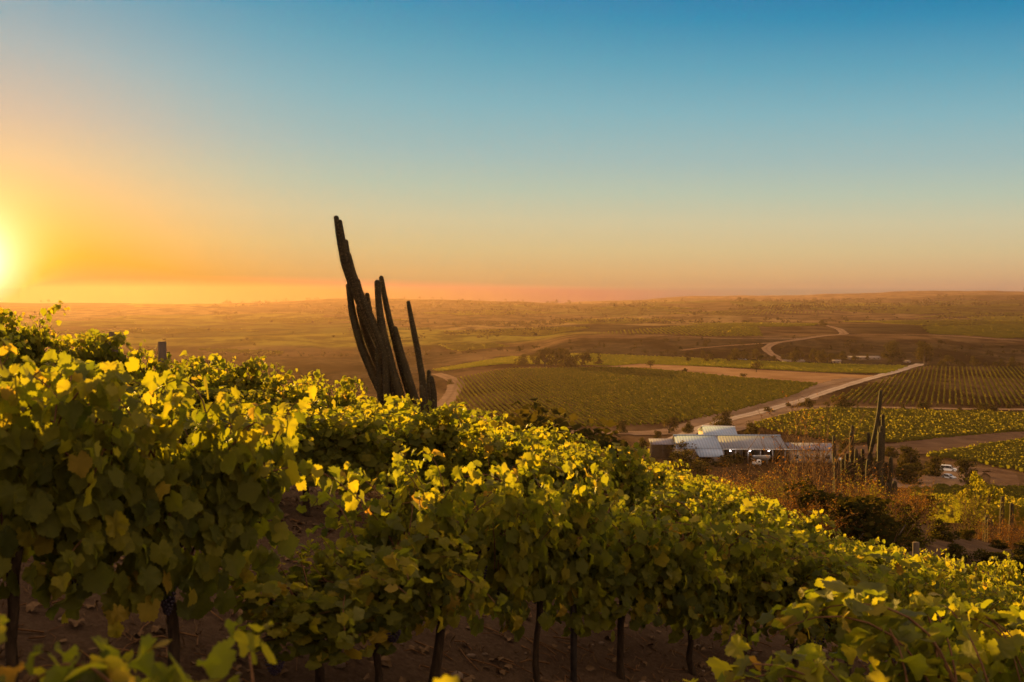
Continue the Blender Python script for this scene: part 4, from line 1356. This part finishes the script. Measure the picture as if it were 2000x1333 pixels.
def row_field(name, corners_px, dirv, spacing, hgt, wid, step, lpm, lsize, seed, lift=0.0, mat='field_leaf'):
    """rows of vines clipped to a plot, one leafy hedge per row"""
    g = np.random.default_rng(seed)
    poly = to_ground(corners_px)[:, :2]
    d = np.array(dirv, float); d /= np.linalg.norm(d); e = np.array([-d[1], d[0]])
    a = poly @ d; b = poly @ e
    VV = []; FF = []; TT = []; n0 = 0; LP = []
    for o in np.arange(b.min() + spacing * .5, b.max(), spacing):
        xs = []
        for i in range(len(poly)):
            j = (i + 1) % len(poly)
            if (b[i] - o) * (b[j] - o) < 0:
                xs.append(a[i] + (o - b[i]) / (b[j] - b[i]) * (a[j] - a[i]))
        xs.sort()
        for s0, s1 in zip(xs[::2], xs[1::2]):
            if s1 - s0 < step * 2: continue
            s0 += g.uniform(0, step); t = np.arange(s0, s1, step); m = len(t)
            t = t + g.uniform(-.2, .2, m) * step
            cx = t[:, None] * d + (o + g.normal(0, .08 * wid, m))[:, None] * e
            z = h(cx[:, 0], cx[:, 1]) + lift
            hh = hgt * g.uniform(.72, 1.12, m); ww = wid * g.uniform(.7, 1.2, m) / 2
            gap = g.random(m) < .03; hh[gap] *= .5
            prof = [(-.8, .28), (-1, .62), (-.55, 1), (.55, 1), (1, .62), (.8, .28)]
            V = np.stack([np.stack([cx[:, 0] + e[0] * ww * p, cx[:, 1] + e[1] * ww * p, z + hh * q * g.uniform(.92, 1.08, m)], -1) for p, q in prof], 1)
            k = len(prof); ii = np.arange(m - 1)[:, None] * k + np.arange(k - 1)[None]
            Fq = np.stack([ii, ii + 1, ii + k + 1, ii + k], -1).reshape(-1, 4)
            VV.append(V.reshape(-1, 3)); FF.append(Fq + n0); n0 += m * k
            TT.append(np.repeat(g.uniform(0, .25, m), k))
            q = int((s1 - s0) * lpm)
            tt = g.uniform(s0, s1, q); sd = g.normal(0, .42, q) * wid; zz = hgt * np.clip(g.normal(.8, .26, q), .25, 1.3)
            px_ = tt * d[0] + (o + sd) * e[0]; py_ = tt * d[1] + (o + sd) * e[1]
            LP.append(np.stack([px_, py_, h(px_, py_) + lift + zz], -1))
    V = np.concatenate(VV); Fq = np.concatenate(FF); T = np.concatenate(TT)
    LP = np.concatenate(LP); q = len(LP)
    V2, F2, T2 = leaves(LP, g.normal(0, 1, (q, 3)), g.normal(0, .8, (q, 3)) + (0, 0, .4), g.uniform(.6, 1.4, q) * lsize, g.uniform(0, 1, q), 'quad', g)
    allF = [tuple(f) for f in Fq.tolist()] + [tuple(f) for f in (F2 + len(V)).tolist()]
    o = link(name, new_mesh(name, np.concatenate([V, V2]), allF, M[mat], False, {'tint': np.concatenate([T, T2])}))
    return tag(o, kind='stuff')


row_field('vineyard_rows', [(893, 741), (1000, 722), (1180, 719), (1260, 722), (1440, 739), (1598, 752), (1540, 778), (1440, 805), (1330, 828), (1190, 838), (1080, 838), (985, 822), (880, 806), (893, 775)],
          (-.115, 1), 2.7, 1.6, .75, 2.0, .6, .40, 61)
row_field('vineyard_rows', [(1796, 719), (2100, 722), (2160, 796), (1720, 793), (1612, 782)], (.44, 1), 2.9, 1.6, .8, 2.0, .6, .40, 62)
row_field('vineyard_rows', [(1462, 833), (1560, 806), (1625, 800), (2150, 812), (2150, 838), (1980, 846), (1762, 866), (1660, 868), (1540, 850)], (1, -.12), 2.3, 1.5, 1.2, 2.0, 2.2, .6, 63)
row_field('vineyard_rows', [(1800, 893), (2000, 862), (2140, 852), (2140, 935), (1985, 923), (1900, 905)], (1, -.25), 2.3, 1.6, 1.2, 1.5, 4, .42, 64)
row_field('vineyard_rows', [(845, 724), (1000, 698), (1100, 694), (1250, 697), (1775, 717), (1735, 731), (1600, 728), (1250, 712), (1200, 716), (1000, 712), (860, 727)], (-.3, 1), 2.7, 1.5, 1.1, 3.0, .8, .5, 65, 0.0, 'lit_strip_leaf')
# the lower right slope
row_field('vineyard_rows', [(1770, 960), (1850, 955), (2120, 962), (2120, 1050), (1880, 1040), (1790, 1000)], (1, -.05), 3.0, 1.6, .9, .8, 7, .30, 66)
# terraces across the valley
for k, (cor, dv) in enumerate([
    ([(1150, 655), (1360, 637), (1480, 640), (1490, 660), (1400, 661), (1280, 655)], (.1, 1)),
    ([(1340, 634), (1600, 634), (1590, 639), (1500, 641), (1380, 637)], (.1, 1)),
    ([(1800, 640), (2100, 634), (2100, 663), (1960, 664), (1815, 655)], (-.35, 1)),
    ([(1640, 629), (1840, 624), (2100, 628), (2100, 633), (1800, 638)], (.6, 1)),
    ([(1640, 609), (1850, 597), (2100, 588), (2100, 600), (1800, 615)], (.6, 1)),
    ([(1780, 622), (1900, 611), (2100, 605), (2100, 616)], (.6, 1)),
    ([(350, 686), (440, 684), (560, 690), (540, 697), (420, 690)], (.2, 1)),
    ([(860, 650), (1000, 644), (1160, 643), (1100, 652), (950, 655)], (.2, 1)),
    ([(850, 676), (960, 672), (1000, 680), (900, 690)], (.4, 1))]):
    row_field('vineyard_rows', cor, dv, 5.6, 1.9, 2.0, 9.0, .05, 1.2, 70 + k, .9)

for k, cor in enumerate([
    [(1290, 614), (1480, 607), (1640, 612), (1420, 620)], [(1080, 628), (1240, 622), (1340, 627), (1150, 634)], [(1480, 600), (1700, 594), (1800, 598), (1560, 606)],
    [(60, 652), (260, 645), (520, 648), (300, 656)], [(420, 628), (640, 622), (820, 627), (560, 633)], [(820, 612), (1000, 608), (1080, 613), (900, 618)],
    [(1880, 622), (2060, 618), (2100, 628), (1940, 630)], [(1150, 604), (1300, 600), (1380, 604), (1220, 609)]]):
    row_field('vineyard_rows', cor, (.3, 1), 9.0, 2.2, 3.5, 16.0, .03, 2.0, 90 + k, 1.2)

# ------------------------------------------------------------------ tracks and plots
def draped(name, pts_px, widths, mat, lift=.35, step=2.5, kind='structure'):
    g3 = to_ground(pts_px)[:, :2]
    L = np.concatenate([[0], np.cumsum(np.linalg.norm(np.diff(g3, axis=0), axis=1))])
    m = max(4, int(L[-1] / step)); s = np.linspace(0, L[-1], m)
    c = np.stack([np.interp(s, L, g3[:, k]) for k in range(2)], -1)
    for _ in range(6):
        c[1:-1] = (c[:-2] + 2 * c[1:-1] + c[2:]) / 4
    w = np.interp(s, L, widths) * (1 + .16 * vnoise(s / 17.0, s * 0 + len(pts_px), 8) + .12 * vnoise(s / 5.0, s * 0 + 3.3, 9))
    t = nrmz(np.gradient(c, axis=0)); nn = np.stack([-t[:, 1], t[:, 0]], -1)
    ks = np.linspace(-1, 1, 7)
    V = np.stack([np.stack([c[:, 0] + nn[:, 0] * w * k, c[:, 1] + nn[:, 1] * w * k], -1) for k in ks], 1).reshape(-1, 2)
    z = h(V[:, 0], V[:, 1]) + lift
    across = np.tile(np.abs(ks), m)
    ii = np.arange(m - 1)[:, None] * 7 + np.arange(6)[None]
    Fq = np.stack([ii, ii + 7, ii + 8, ii + 1], -1).reshape(-1, 4)
    return tag(link(name, new_mesh(name, np.concatenate([V, z[:, None]], 1), Fq, mat, True, {'tint': across})), kind=kind)


draped('road', [(1300, 868), (1365, 840), (1420, 822), (1480, 808), (1560, 786), (1620, 765), (1680, 746), (1745, 728), (1800, 712)], [3.2, 3.2, 3, 2.9, 2.9, 3, 3.4, 4.2, 5], M['pale_road'], .5)
draped('dirt_track', [(1230, 850), (1330, 844), (1420, 818), (1500, 792), (1590, 762), (1680, 740)], [5, 8, 13, 14, 12, 9], M['dust_road'], .4)
draped('dirt_track', [(1390, 848), (1460, 826), (1530, 808), (1600, 797), (1700, 797), (1850, 800), (2100, 803)], [7, 6, 6, 7, 4, 4, 4], M['dust_road'], .42)
draped('dirt_track', [(850, 731), (893, 747), (885, 768), (868, 790), (868, 805), (930, 822), (1050, 845), (1180, 847), (1290, 848)], [4, 5, 5, 5, 5, 5, 4, 4, 5], M['dust_road'], .4)
draped('dirt_track', [(1880, 925), (1905, 922), (1940, 918), (1965, 935), (1960, 955), (1950, 963)], [2.5, 3.5, 4, 4, 4, 4], M['dark_bank'], .4)
draped('dirt_yard', [(1700, 925), (1760, 950), (1840, 945), (1880, 920), (1900, 915)], [4, 6, 7, 7, 4], M['dust_road'], .38)
draped('dirt_bank', [(1640, 884), (1720, 880), (1800, 878), (1900, 862), (2100, 846)], [5, 9, 12, 12, 9], M['dark_bank'], .38)
draped('dirt_track', [(1535, 708), (1505, 694), (1494, 683), (1510, 672), (1560, 666), (1650, 655), (1640, 645), (1612, 637)], [4, 4, 4, 4, 4, 5, 5, 4], M['dust_road'], 1.2, 8)
draped('dirt_track', [(1330, 687), (1400, 679), (1510, 672)], [3, 3, 3], M['dust_road'], 1.2, 8)
draped('dirt_track', [(1240, 656), (1400, 664), (1560, 665), (1650, 656), (1800, 656), (1960, 666), (2100, 670)], [3, 3, 3, 3, 4, 4, 4], M['dust_road'], 1.2, 8)

M['dry_grass_field'] = mat_plain('dry_grass_field', (.19, .095, .042), (.33, .19, .09), .035, .95, .0)


def plot(name, cor, mat, lift=.3, step=7.0):
    poly = to_ground(cor)[:, :2]
    x0, y0 = poly.min(0); x1, y1 = poly.max(0)
    ys = np.linspace(y0 + .01, y1 - .01, max(3, int((y1 - y0) / step)))
    V = []; k = 40
    for y in ys:
        xs = []
        for i in range(len(poly)):
            a, b = poly[i], poly[(i + 1) % len(poly)]
            if (a[1] - y) * (b[1] - y) < 0: xs.append(a[0] + (y - a[1]) / (b[1] - a[1]) * (b[0] - a[0]))
        V.append(np.stack([np.linspace(min(xs), max(xs), k), np.full(k, y)], -1))
    V = np.array(V).reshape(-1, 2); z = h(V[:, 0], V[:, 1]) + lift
    ii = np.arange(len(ys) - 1)[:, None] * k + np.arange(k - 1)[None]
    Fq = np.stack([ii, ii + 1, ii + k + 1, ii + k], -1).reshape(-1, 4)
    return tag(link(name, new_mesh(name, np.concatenate([V, z[:, None]], 1), Fq, mat, True)), kind='structure')


plot('dry_field', [(1180, 717), (1260, 711), (1420, 720), (1600, 730), (1720, 735), (1660, 745), (1600, 752), (1440, 738), (1270, 721)], M['dry_grass_field'])

# ------------------------------------------------------------------ winery
ZF = -49.0
OX, OY = 67.0, 306.0
win = thing('winery_building', 'long low winery with pale corrugated roofs and an open lit hall in the valley', 'building', (OX, OY, ZF))


def LX(px, d): return (px - 1000) / F * d - OX
def LZ_(py, d): return -(py - HOR) / F * d - ZF


def slab(b, p0, p1, p2, p3, t=.12):
    """a roof sheet with thickness through four corners"""
    V = np.array([p0, p1, p2, p3], float); n = np.cross(V[1] - V[0], V[3] - V[0]); n = n / np.linalg.norm(n)
    if n[2] < 0: n = -n
    b.add(np.concatenate([V - n * t, V]), [(3, 2, 1, 0), (4, 5, 6, 7), (0, 1, 5, 4), (1, 2, 6, 5), (2, 3, 7, 6), (3, 0, 4, 7)])


DR, DE = 311.0, 303.0
zr, ze = LZ_(852, DR), LZ_(877.5, DE)
xl, xm, xr = LX(1318, DR), LX(1398, DR), LX(1526, DR)
xle, xme, xre = LX(1322, DE), LX(1412, DE), LX(1541, DE)
b = MB(); slab(b, (xl, DR - OY, zr), (xm, DR - OY, zr), (xme, DE - OY, ze), (xle, DE - OY, ze))
slab(b, (xle + 5.5, DE - OY - .05, ze - .12), (xme, DE - OY - .05, ze - .12), (LX(1416, 299.5), 299.5 - OY, LZ_(894, 299.5)), (xle + 6.5, 299.5 - OY, LZ_(894, 299.5)))
b.build('roof', M['roof_light'], win)['label'] = 'pale blue corrugated roof sheets of the left bay'
b = MB(); slab(b, (xm + .05, DR - OY, zr - .02), (xr, DR - OY, zr - .1), (xre, DE - OY, ze - .05), (xme + .05, DE - OY, ze - .02))
hall_roof = b.build('roof', M['roof_grey'], win); hall_roof['label'] = 'grey corrugated roof over the open hall'
b = MB()
slab(b, (xl, DR - OY + .1, zr), (xr, DR - OY + .1, zr - .1), (xr, 320 - OY, ze), (xl, 320 - OY, ze))
b.build('roof', M['roof_grey'], win)['label'] = 'back slope of the hall roof'
b = MB(); b.tube([(xl - .3, DR - OY, zr + .08), (xm, DR - OY, zr + .08), (xr + .1, DR - OY, zr - .02)], .28, 8)
b.build('ridge_cap', M['roof_light'], win)
b = MB(); b.tube([(xme + .2, DE - OY - .1, ze - .22), (xre + 3.2, DE - OY - .1, ze - .3)], .13, 6)
b.build('eave_gutter', M['white_paint'], win)
b = MB()
b.box(xle, xme - .1, DE - OY + .4, 319.2 - OY, 0, ze - .25)
b.build('wall', M['plaster'], win)
b = MB(); b.box(xme + .1, xre - .4, 318.6 - OY, 319 - OY, 0, ze - .2); b.box(xre - .6, xre - .3, DE - OY + .5, 318.5 - OY, 0, ze - .25)
b.build('wall', M['wall_dark'], win)['label'] = 'dark back wall of the open hall'
for k in range(6):
    x = xme + .5 + k * (xre - xme - 1.2) / 5
    MB().box(x - .13, x + .13, DE - OY + .1, DE - OY + .36, 0, ze - .35).build('column', M['grey_metal'], win)
M['lamp'], nt, o_ = mat_new('hall_lamp')
e_ = nt.nodes.new('ShaderNodeEmission'); e_.inputs['Color'].default_value = (1, .86, .80, 1); e_.inputs['Strength'].default_value = 22
nt.links.new(e_.outputs[0], o_.inputs['Surface'])
for px in (1428.5, 1467, 1504.5):
    x = LX(px, 302.7)
    hd = MB().tube([(x, -3.3, ze - .38), (x, -3.3, ze - .62)], [.10, .24], 8).build('hall_lamp', M['grey_metal'], win)
    MB().ball((x, -3.3, ze - .70), .21, 1, (1, 1, .6)).build('lamp_bulb', M['lamp'], hd, True)
# inside of the hall: steel tanks and a mezzanine rail
for k, x in enumerate(np.linspace(xme + 2.5, xre - 3, 6)):
    tk = MB(); tk.tube([(x, 316 - OY, .3), (x, 316 - OY, 3.0), (x, 316 - OY, 3.35)], [1.1, 1.1, .35], 14)
    for a in range(3):
        tk.tube([(x + .8 * math.cos(a * 2.1), 316 - OY + .8 * math.sin(a * 2.1), 0), (x + .8 * math.cos(a * 2.1), 316 - OY + .8 * math.sin(a * 2.1), .4)], .06, 5)
    tk.build('steel_tank', M['grey_metal'], win, True)
# upper block behind
b = MB(); DB, DBE = 336.0, 327.0
X0, X1 = LX(1373, DB), LX(1437, DB)
slab(b, (X0, DB - OY, LZ_(833.5, DB)), (X1, DB - OY, LZ_(835, DB)), (LX(1444, DBE), DBE - OY, LZ_(854, DBE)), (LX(1376, DBE), DBE - OY, LZ_(854, DBE)))
slab(b, (X0, DB - OY + .1, LZ_(833.5, DB)), (X1, DB - OY + .1, LZ_(835, DB)), (X1, 345 - OY, LZ_(854, DBE)), (X0, 345 - OY, LZ_(854, DBE)))
b.build('roof', M['roof_light'], win)['label'] = 'pale corrugated roof of the upper block behind'
b = MB(); b.box(X0 + .3, X1 - .2, DBE - OY + .5, 344.5 - OY, -3, LZ_(854, DBE) - .25); b.build('wall', M['plaster'], win)
b = MB(); b.tube([(X0 - .1, DB - OY, LZ_(833.5, DB) + .06), (X1 + .1, DB - OY, LZ_(835, DB) + .06)], .2, 8); b.build('ridge_cap', M['white_paint'], win)
# wings
b = MB(); xw0, xw1 = LX(1534, 309), LX(1626, 309)
slab(b, (xw0, 309 - OY, LZ_(866, 309)), (xw1, 309 - OY, LZ_(867, 309)), (xw1, 303.5 - OY, LZ_(881, 303.5)), (xw0 + .8, 303.5 - OY, LZ_(880, 303.5)))
slab(b, (xw0, 309.1 - OY, LZ_(866, 309)), (xw1, 309.1 - OY, LZ_(867, 309)), (xw1, 315 - OY, LZ_(880, 309)), (xw0, 315 - OY, LZ_(880, 309)))
b.build('roof', M['roof_mauve'], win)['label'] = 'weathered mauve roof of the right wing'
b = MB(); b.box(xw0 + .9, xw1 - .2, 304 - OY, 314.5 - OY, 0, LZ_(881, 303.5) - .2); rw = b.build('wall', M['plaster'], win)
for k in range(4):
    x = xw0 + 2.5 + k * 3.2
    f_ = MB(); 
    for (a0, a1, z0, z1) in ((x - .75, x + .75, 2.5, 2.6), (x - .75, x + .75, 1.0, 1.1), (x - .75, x - .66, 1.1, 2.5), (x + .66, x + .75, 1.1, 2.5)):
        f_.box(a0, a1, 304 - OY - .08, 304 - OY - .01, z0, z1)
    w_ = f_.build('window', M['white_paint'], win)
    MB().box(x - .66, x + .66, 304 - OY - .04, 304 - OY - .012, 1.1, 2.5).build('pane', M['glass_dark'], w_)
b = MB(); xv0, xv1 = LX(1268, 312), xl - .1
slab(b, (xv0, 312 - OY, LZ_(858, 312)), (xv1, 312 - OY, LZ_(858, 312)), (xv1, 307 - OY, LZ_(869.5, 307)), (xv0, 307 - OY, LZ_(869.5, 307)))
b.build('roof', M['roof_mauve'], win)['label'] = 'weathered mauve roof of the left wing'
b = MB(); b.box(xv0 + .4, xv1, 311 - OY, 311.4 - OY, 0, LZ_(862, 311) - .2); b.build('wall', M['wall_dark'], win)
for k in range(3):
    x = xv0 + .15 + k * 3.6
    MB().box(x - .12, x + .12, 306.9 - OY, 307.15 - OY, 0, LZ_(869.5, 307) + (1.0 if k == 0 else -.15)).build('column', M['wall_dark'], win)


# ------------------------------------------------------------------ vehicles
def wheel(parent, x, y, r=.33, w=.22):
    t = MB(); t.tube([(x, y - w / 2, r), (x, y - w / 2 + .03, r), (x, y + w / 2 - .03, r), (x, y + w / 2, r)], [r * .9, r, r, r * .9], 18)
    ty = t.build('wheel', M['rubber'], parent, False)
    s = 1 if y > 0 else -1
    MB().tube([(x, y + s * (w / 2 - .01), r), (x, y + s * (w / 2 + .015), r)], [r * .62, r * .55], 14).build('rim', M['grey_metal'], ty)


def van(name, label, cat, loc, rz, body, prof_low, prof_top, wid, wheels, windows, hood_y=None):
    o = thing(name, label, cat, loc, rz, 'vehicles parked at the winery')
    w = wid / 2
    # body: side outline swept across with tumblehome
    out = prof_low; n = len(out)
    V = []; rows_ = []
    for k, (s, ins) in enumerate([(-1, 0.06), (-1, 0), (1, 0), (1, 0.06)]):
        for x, z in out:
            th = max(0, (z - .95)) * .14
            cx = sum(p[0] for p in out) / n; cz = .8
            sx = cx + (x - cx) * (1 - ins * .12); sz_ = cz + (z - cz) * (1 - ins * .6)
            V.append((sx, s * (w - th - (0 if ins else .07)) if ins == 0 else s * (w - th), sz_))
    # order: outer-left, inner-left, inner-right, outer-right -> keep side faces flat, edges rounded
    order = [0, 1, 2, 3]
    Fc = []
    for a, c in ((0, 1), (1, 2), (2, 3)):
        for i in range(n):
            j = (i + 1) % n
            Fc.append((a * n + i, a * n + j, c * n + j, c * n + i))
    Fc.append(list(range(n))); Fc.append([3 * n + i for i in range(n)][::-1])
    me = new_mesh('body', V, Fc, body); link('body', me, o)
    for x in wheels:
        for s in (-1, 1):
            wheel(o, x, s * (w - .10))
            MB().tube([(x, s * (w - .02), .33), (x, s * (w + .004), .33)], .40, 16).build('wheel_arch', M['rubber'], o)
    for pts in windows:                               # side glass on both sides
        for s in (-1, 1):
            g_ = MB(); q = [(x, s * (w - max(0, z - .95) * .14 + .006), z) for x, z in pts]
            q2 = [(x, y - s * .03, z) for x, y, z in q]
            k = len(q); g_.add(q + q2, [list(range(k)), list(range(k, 2 * k))[::-1]] + [(i, (i + 1) % k, k + (i + 1) % k, k + i) for i in range(k)])
            g_.build('side_window', M['glass_dark'], o)
    for nm, p in prof_top.items():
        (x0, z0), (x1, z1), mt = p
        d = np.array([x1 - x0, z1 - z0]); nn = np.array([-d[1], d[0]]) / np.linalg.norm(d) * .012
        if nn[0] * (1 if x0 > 0 else -1) < 0: nn = -nn
        ww = w - .2
        g_ = MB(); q = [(x0 + nn[0], -ww, z0 + nn[1]), (x0 + nn[0], ww, z0 + nn[1]), (x1 + nn[0], ww - .06, z1 + nn[1]), (x1 + nn[0], -ww + .06, z1 + nn[1])]
        q2 = [(x - 4 * nn[0], y, z - 4 * nn[1]) for x, y, z in q]
        g_.add(q + q2, [(0, 1, 2, 3), (7, 6, 5, 4), (0, 4, 5, 1), (1, 5, 6, 2), (2, 6, 7, 3), (3, 7, 4, 0)])
        g_.build(nm, M[mt], o)
    xf = max(p[0] for p in out); xb = min(p[0] for p in out)
    for s in (-1, 1):
        MB().ball((xf - .12, s * (w - .28), .78), .15, 1, (.7, 1, .7)).build('headlight', M['silver_paint'], o, True)
        MB().box(xb - .02, xb + .05, s * (w - .22) - .07, s * (w - .22) + .07, .85, 1.15).build('tail_light', M['rear_red'], o)
        MB().ball((xf - 1.25, s * (w + .08), 1.08), .11, 0, (.7, 1, 1)).build('mirror', body, o)
    MB().box(xf - .1, xf + .03, -w + .15, w - .15, .32, .50).build('bumper', M['rubber'], o)
    return o


M['rear_red'] = mat_plain('red_lens', (.25, .01, .01), (.3, .015, .012), 3, .3, .5)
q = ground_at(1852, 921.5)
van('parked_van', 'white minivan parked on the dusty yard behind the golden tree', 'van', q, R(-32), M['white_paint'],
    [(-2.35, .42), (2.25, .38), (2.42, .52), (2.40, .82), (2.22, .98), (1.45, 1.16), (.72, 1.90), (.45, 1.97), (-1.9, 1.98), (-2.2, 1.90), (-2.38, 1.1)],
    {'windscreen': ((1.42, 1.20), (.76, 1.86), 'glass_dark'), 'rear_window': ((-2.37, 1.2), (-2.22, 1.82), 'glass_dark')}, 1.82, (1.45, -1.4),
    [[(.45, 1.15), (1.22, 1.15), (.66, 1.74), (.45, 1.76)], [(-.75, 1.15), (.36, 1.15), (.36, 1.76), (-.75, 1.78)], [(-2.0, 1.2), (-.85, 1.15), (-.85, 1.78), (-1.95, 1.76)]])
q = ground_at(1853, 936)
van('parked_car', 'small silver hatchback below the white van, half behind the golden tree', 'car', q, R(-60), M['silver_paint'],
    [(-1.9, .36), (1.85, .34), (1.98, .5), (1.95, .74), (1.75, .86), (.95, .98), (.35, 1.42), (.1, 1.47), (-1.1, 1.46), (-1.7, 1.02), (-1.93, .92)],
    {'windscreen': ((.92, 1.0), (.38, 1.40), 'glass_dark'), 'rear_window': ((-1.67, 1.05), (-1.14, 1.43), 'glass_dark')}, 1.7, (1.2, -1.2),
    [[(.0, .98), (.75, .98), (.3, 1.36), (.0, 1.38)], [(-1.1, .98), (-.1, .98), (-.1, 1.38), (-1.0, 1.36)]])
# white machine before the hall
q = P(1479, 900, 298); q[2] = float(h(q[0], q[1]))
mc = thing('harvest_loader', 'small white boxy loader machine with round lamps in front of the open hall', 'machine', q, 0, None)
b = MB(); b.prism([(-.2, .7), (1.5, .7), (1.5, 1.5), (1.3, 2.5), (.1, 2.55), (-.2, 1.4)], 1, -.8, .8); b.build('cab', M['white_paint'], mc)
b = MB(); b.prism([(.12, 1.45), (1.25, 1.45), (1.1, 2.3), (.2, 2.33)], 1, -.83, -.79); b.build('cab_window', M['glass_dark'], mc)
b = MB(); b.box(-2.0, -.22, -.75, .75, .75, 1.25); b.box(-1.9, -1.0, -.6, .6, 1.26, 1.7); b.build('engine_box', M['silver_paint'], mc)
for k in range(2):
    MB().ball((-1.5 + k * .6, -.82, 1.55), .2, 1, (1, .5, 1)).build('lamp', M['white_paint'], mc, True)
for x in (-1.5, .9):
    for s in (-1, 1): wheel(mc, x, s * .75, .45, .28)
b = MB(); b.tube([(-.1, .5, 1.3), (-1.4, .5, 2.6), (-2.6, .5, 3.0)], .1, 6); b.build('arm', M['grey_metal'], mc)
mc.scale = (.72, .72, .72)
q = P(1488, 890, 301.5); q[2] = float(h(q[0], q[1]))
hp_ = thing('receiving_hopper', 'grey raised steel hopper under a white beam at the front of the open hall', 'machine', q, 0, None)
b = MB(); b.prism([(-2.6, 2.0), (-1.7, 1.2), (1.7, 1.2), (2.4, 2.0), (2.4, 2.5), (-2.6, 2.5)], 1, -.8, .8); b.build('hopper', M['grey_metal'], hp_)
for x in (-1.6, 1.6):
    for y in (-.6, .6): MB().box(x - .07, x + .07, y - .07, y + .07, 0, 1.25).build('leg', M['grey_metal'], hp_)
MB().box(-2.2, 2.3, -.95, -.82, 2.55, 2.75).build('beam', M['white_paint'], hp_)
# sign
q = P(1640.5, 897, 262); zg = float(h(q[0], q[1]))
sg = thing('sign_board', 'small pale blank board on two posts between the cactus columns', 'sign', (q[0], q[1], zg), 0)
b = MB(); b.box(-.6, .6, -.03, .03, q[2] - zg - .35, q[2] - zg + .35); b.build('board', M['white_paint'], sg)
for x in (-.5, .5): MB().box(x - .04, x + .04, .032, .11, -.2, q[2] - zg + .3).build('post', M['post_wood'], sg)
# poles along the edge of the strip
for k, (px, py, hp) in enumerate([(865, 716, 10), (910, 709, 9), (944, 702, 9), (978, 698, 11), (1175, 690, 6)]):
    q = ground_at(px, py); H = hp * q[1] / F
    o = thing('utility_pole', 'thin pale utility pole along the far edge of the yellow vine strip', 'pole', q, .4, 'utility poles along the vine strip')
    MB().tube([(0, 0, -.4), (0, 0, H)], [.16, .11], 7).build('shaft', M['post_wood'], o)
    MB().box(-.8, .8, -.06, .06, H - .75, H - .6).build('crossarm', M['post_wood'], o)


def house(label, px, py, wpx, hpx, dep_m, roofmat, rz=0.0):
    q = ground_at(px, py); sc_ = q[1] / F; w = wpx * sc_; H = hpx * sc_
    o = thing('farm_house', label, 'house', (q[0], q[1], q[2] - .2), rz, 'low farm houses at the foot of the brown bank')
    wh = H * .58
    MB().box(-w / 2, w / 2, 0, dep_m, 0, wh).build('wall', M['plaster'], o)
    b = MB()
    slab(b, (-w / 2 - .4, dep_m / 2, H), (w / 2 + .4, dep_m / 2, H), (w / 2 + .4, -.7, wh - .1), (-w / 2 - .4, -.7, wh - .1), .15)
    slab(b, (-w / 2 - .4, dep_m / 2 + .05, H), (w / 2 + .4, dep_m / 2 + .05, H), (w / 2 + .4, dep_m + .7, wh - .1), (-w / 2 - .4, dep_m + .7, wh - .1), .15)
    b.build('roof', roofmat, o)
    for k in range(max(2, int(w / 4))):
        x = -w / 2 + (k + .5) * w / max(2, int(w / 4))
        if k == 0: MB().box(x - .5, x + .5, -.04, -.01, 0, min(2.1, wh - .3)).build('door', M['wall_dark'], o)
        else: MB().box(x - .6, x + .6, -.04, -.01, 1.0, min(2.1, wh - .3)).build('window', M['glass_dark'], o)


M['roof_tan'] = mat_corrugated('tan_roof_sheet', (.16, .12, .10), (.24, .19, .155))
house('small pale roofed farm house, leftmost of the houses under the brown bank', 1451, 706, 15, 6, 8, M['roof_light'], .2)
house('low long tan roofed farm shed under the brown bank, between small trees', 1553, 708, 40, 5, 9, M['roof_tan'], .1)
house('small tan gabled house beside the line of olive trees', 1634, 709, 16, 6, 8, M['roof_tan'], -.3)
house('longest tan roofed farm building, left of the tall tree pair', 1690, 703, 62, 7, 12, M['roof_tan'], .05)
house('little grey roofed shed between the two tall trees', 1775, 709, 8, 5, 6, M['roof_tan'], .2)

# ------------------------------------------------------------------ evening haze
HZ = (-7100, 7100, -7100, 7100, -80, HAZE_TOP)
hm, nt, o_ = mat_new('evening_haze')
pv = nt.nodes.new('ShaderNodeVolumePrincipled')
pv.inputs['Color'].default_value = (*HAZE_C, 1)
pv.inputs['Density'].default_value = HAZE_D
pv.inputs['Anisotropy'].default_value = HAZE_G
nt.links.new(pv.outputs[0], o_.inputs['Volume'])
hz = MB().box(*HZ).build('haze', hm)
tag(hz, kind='stuff')
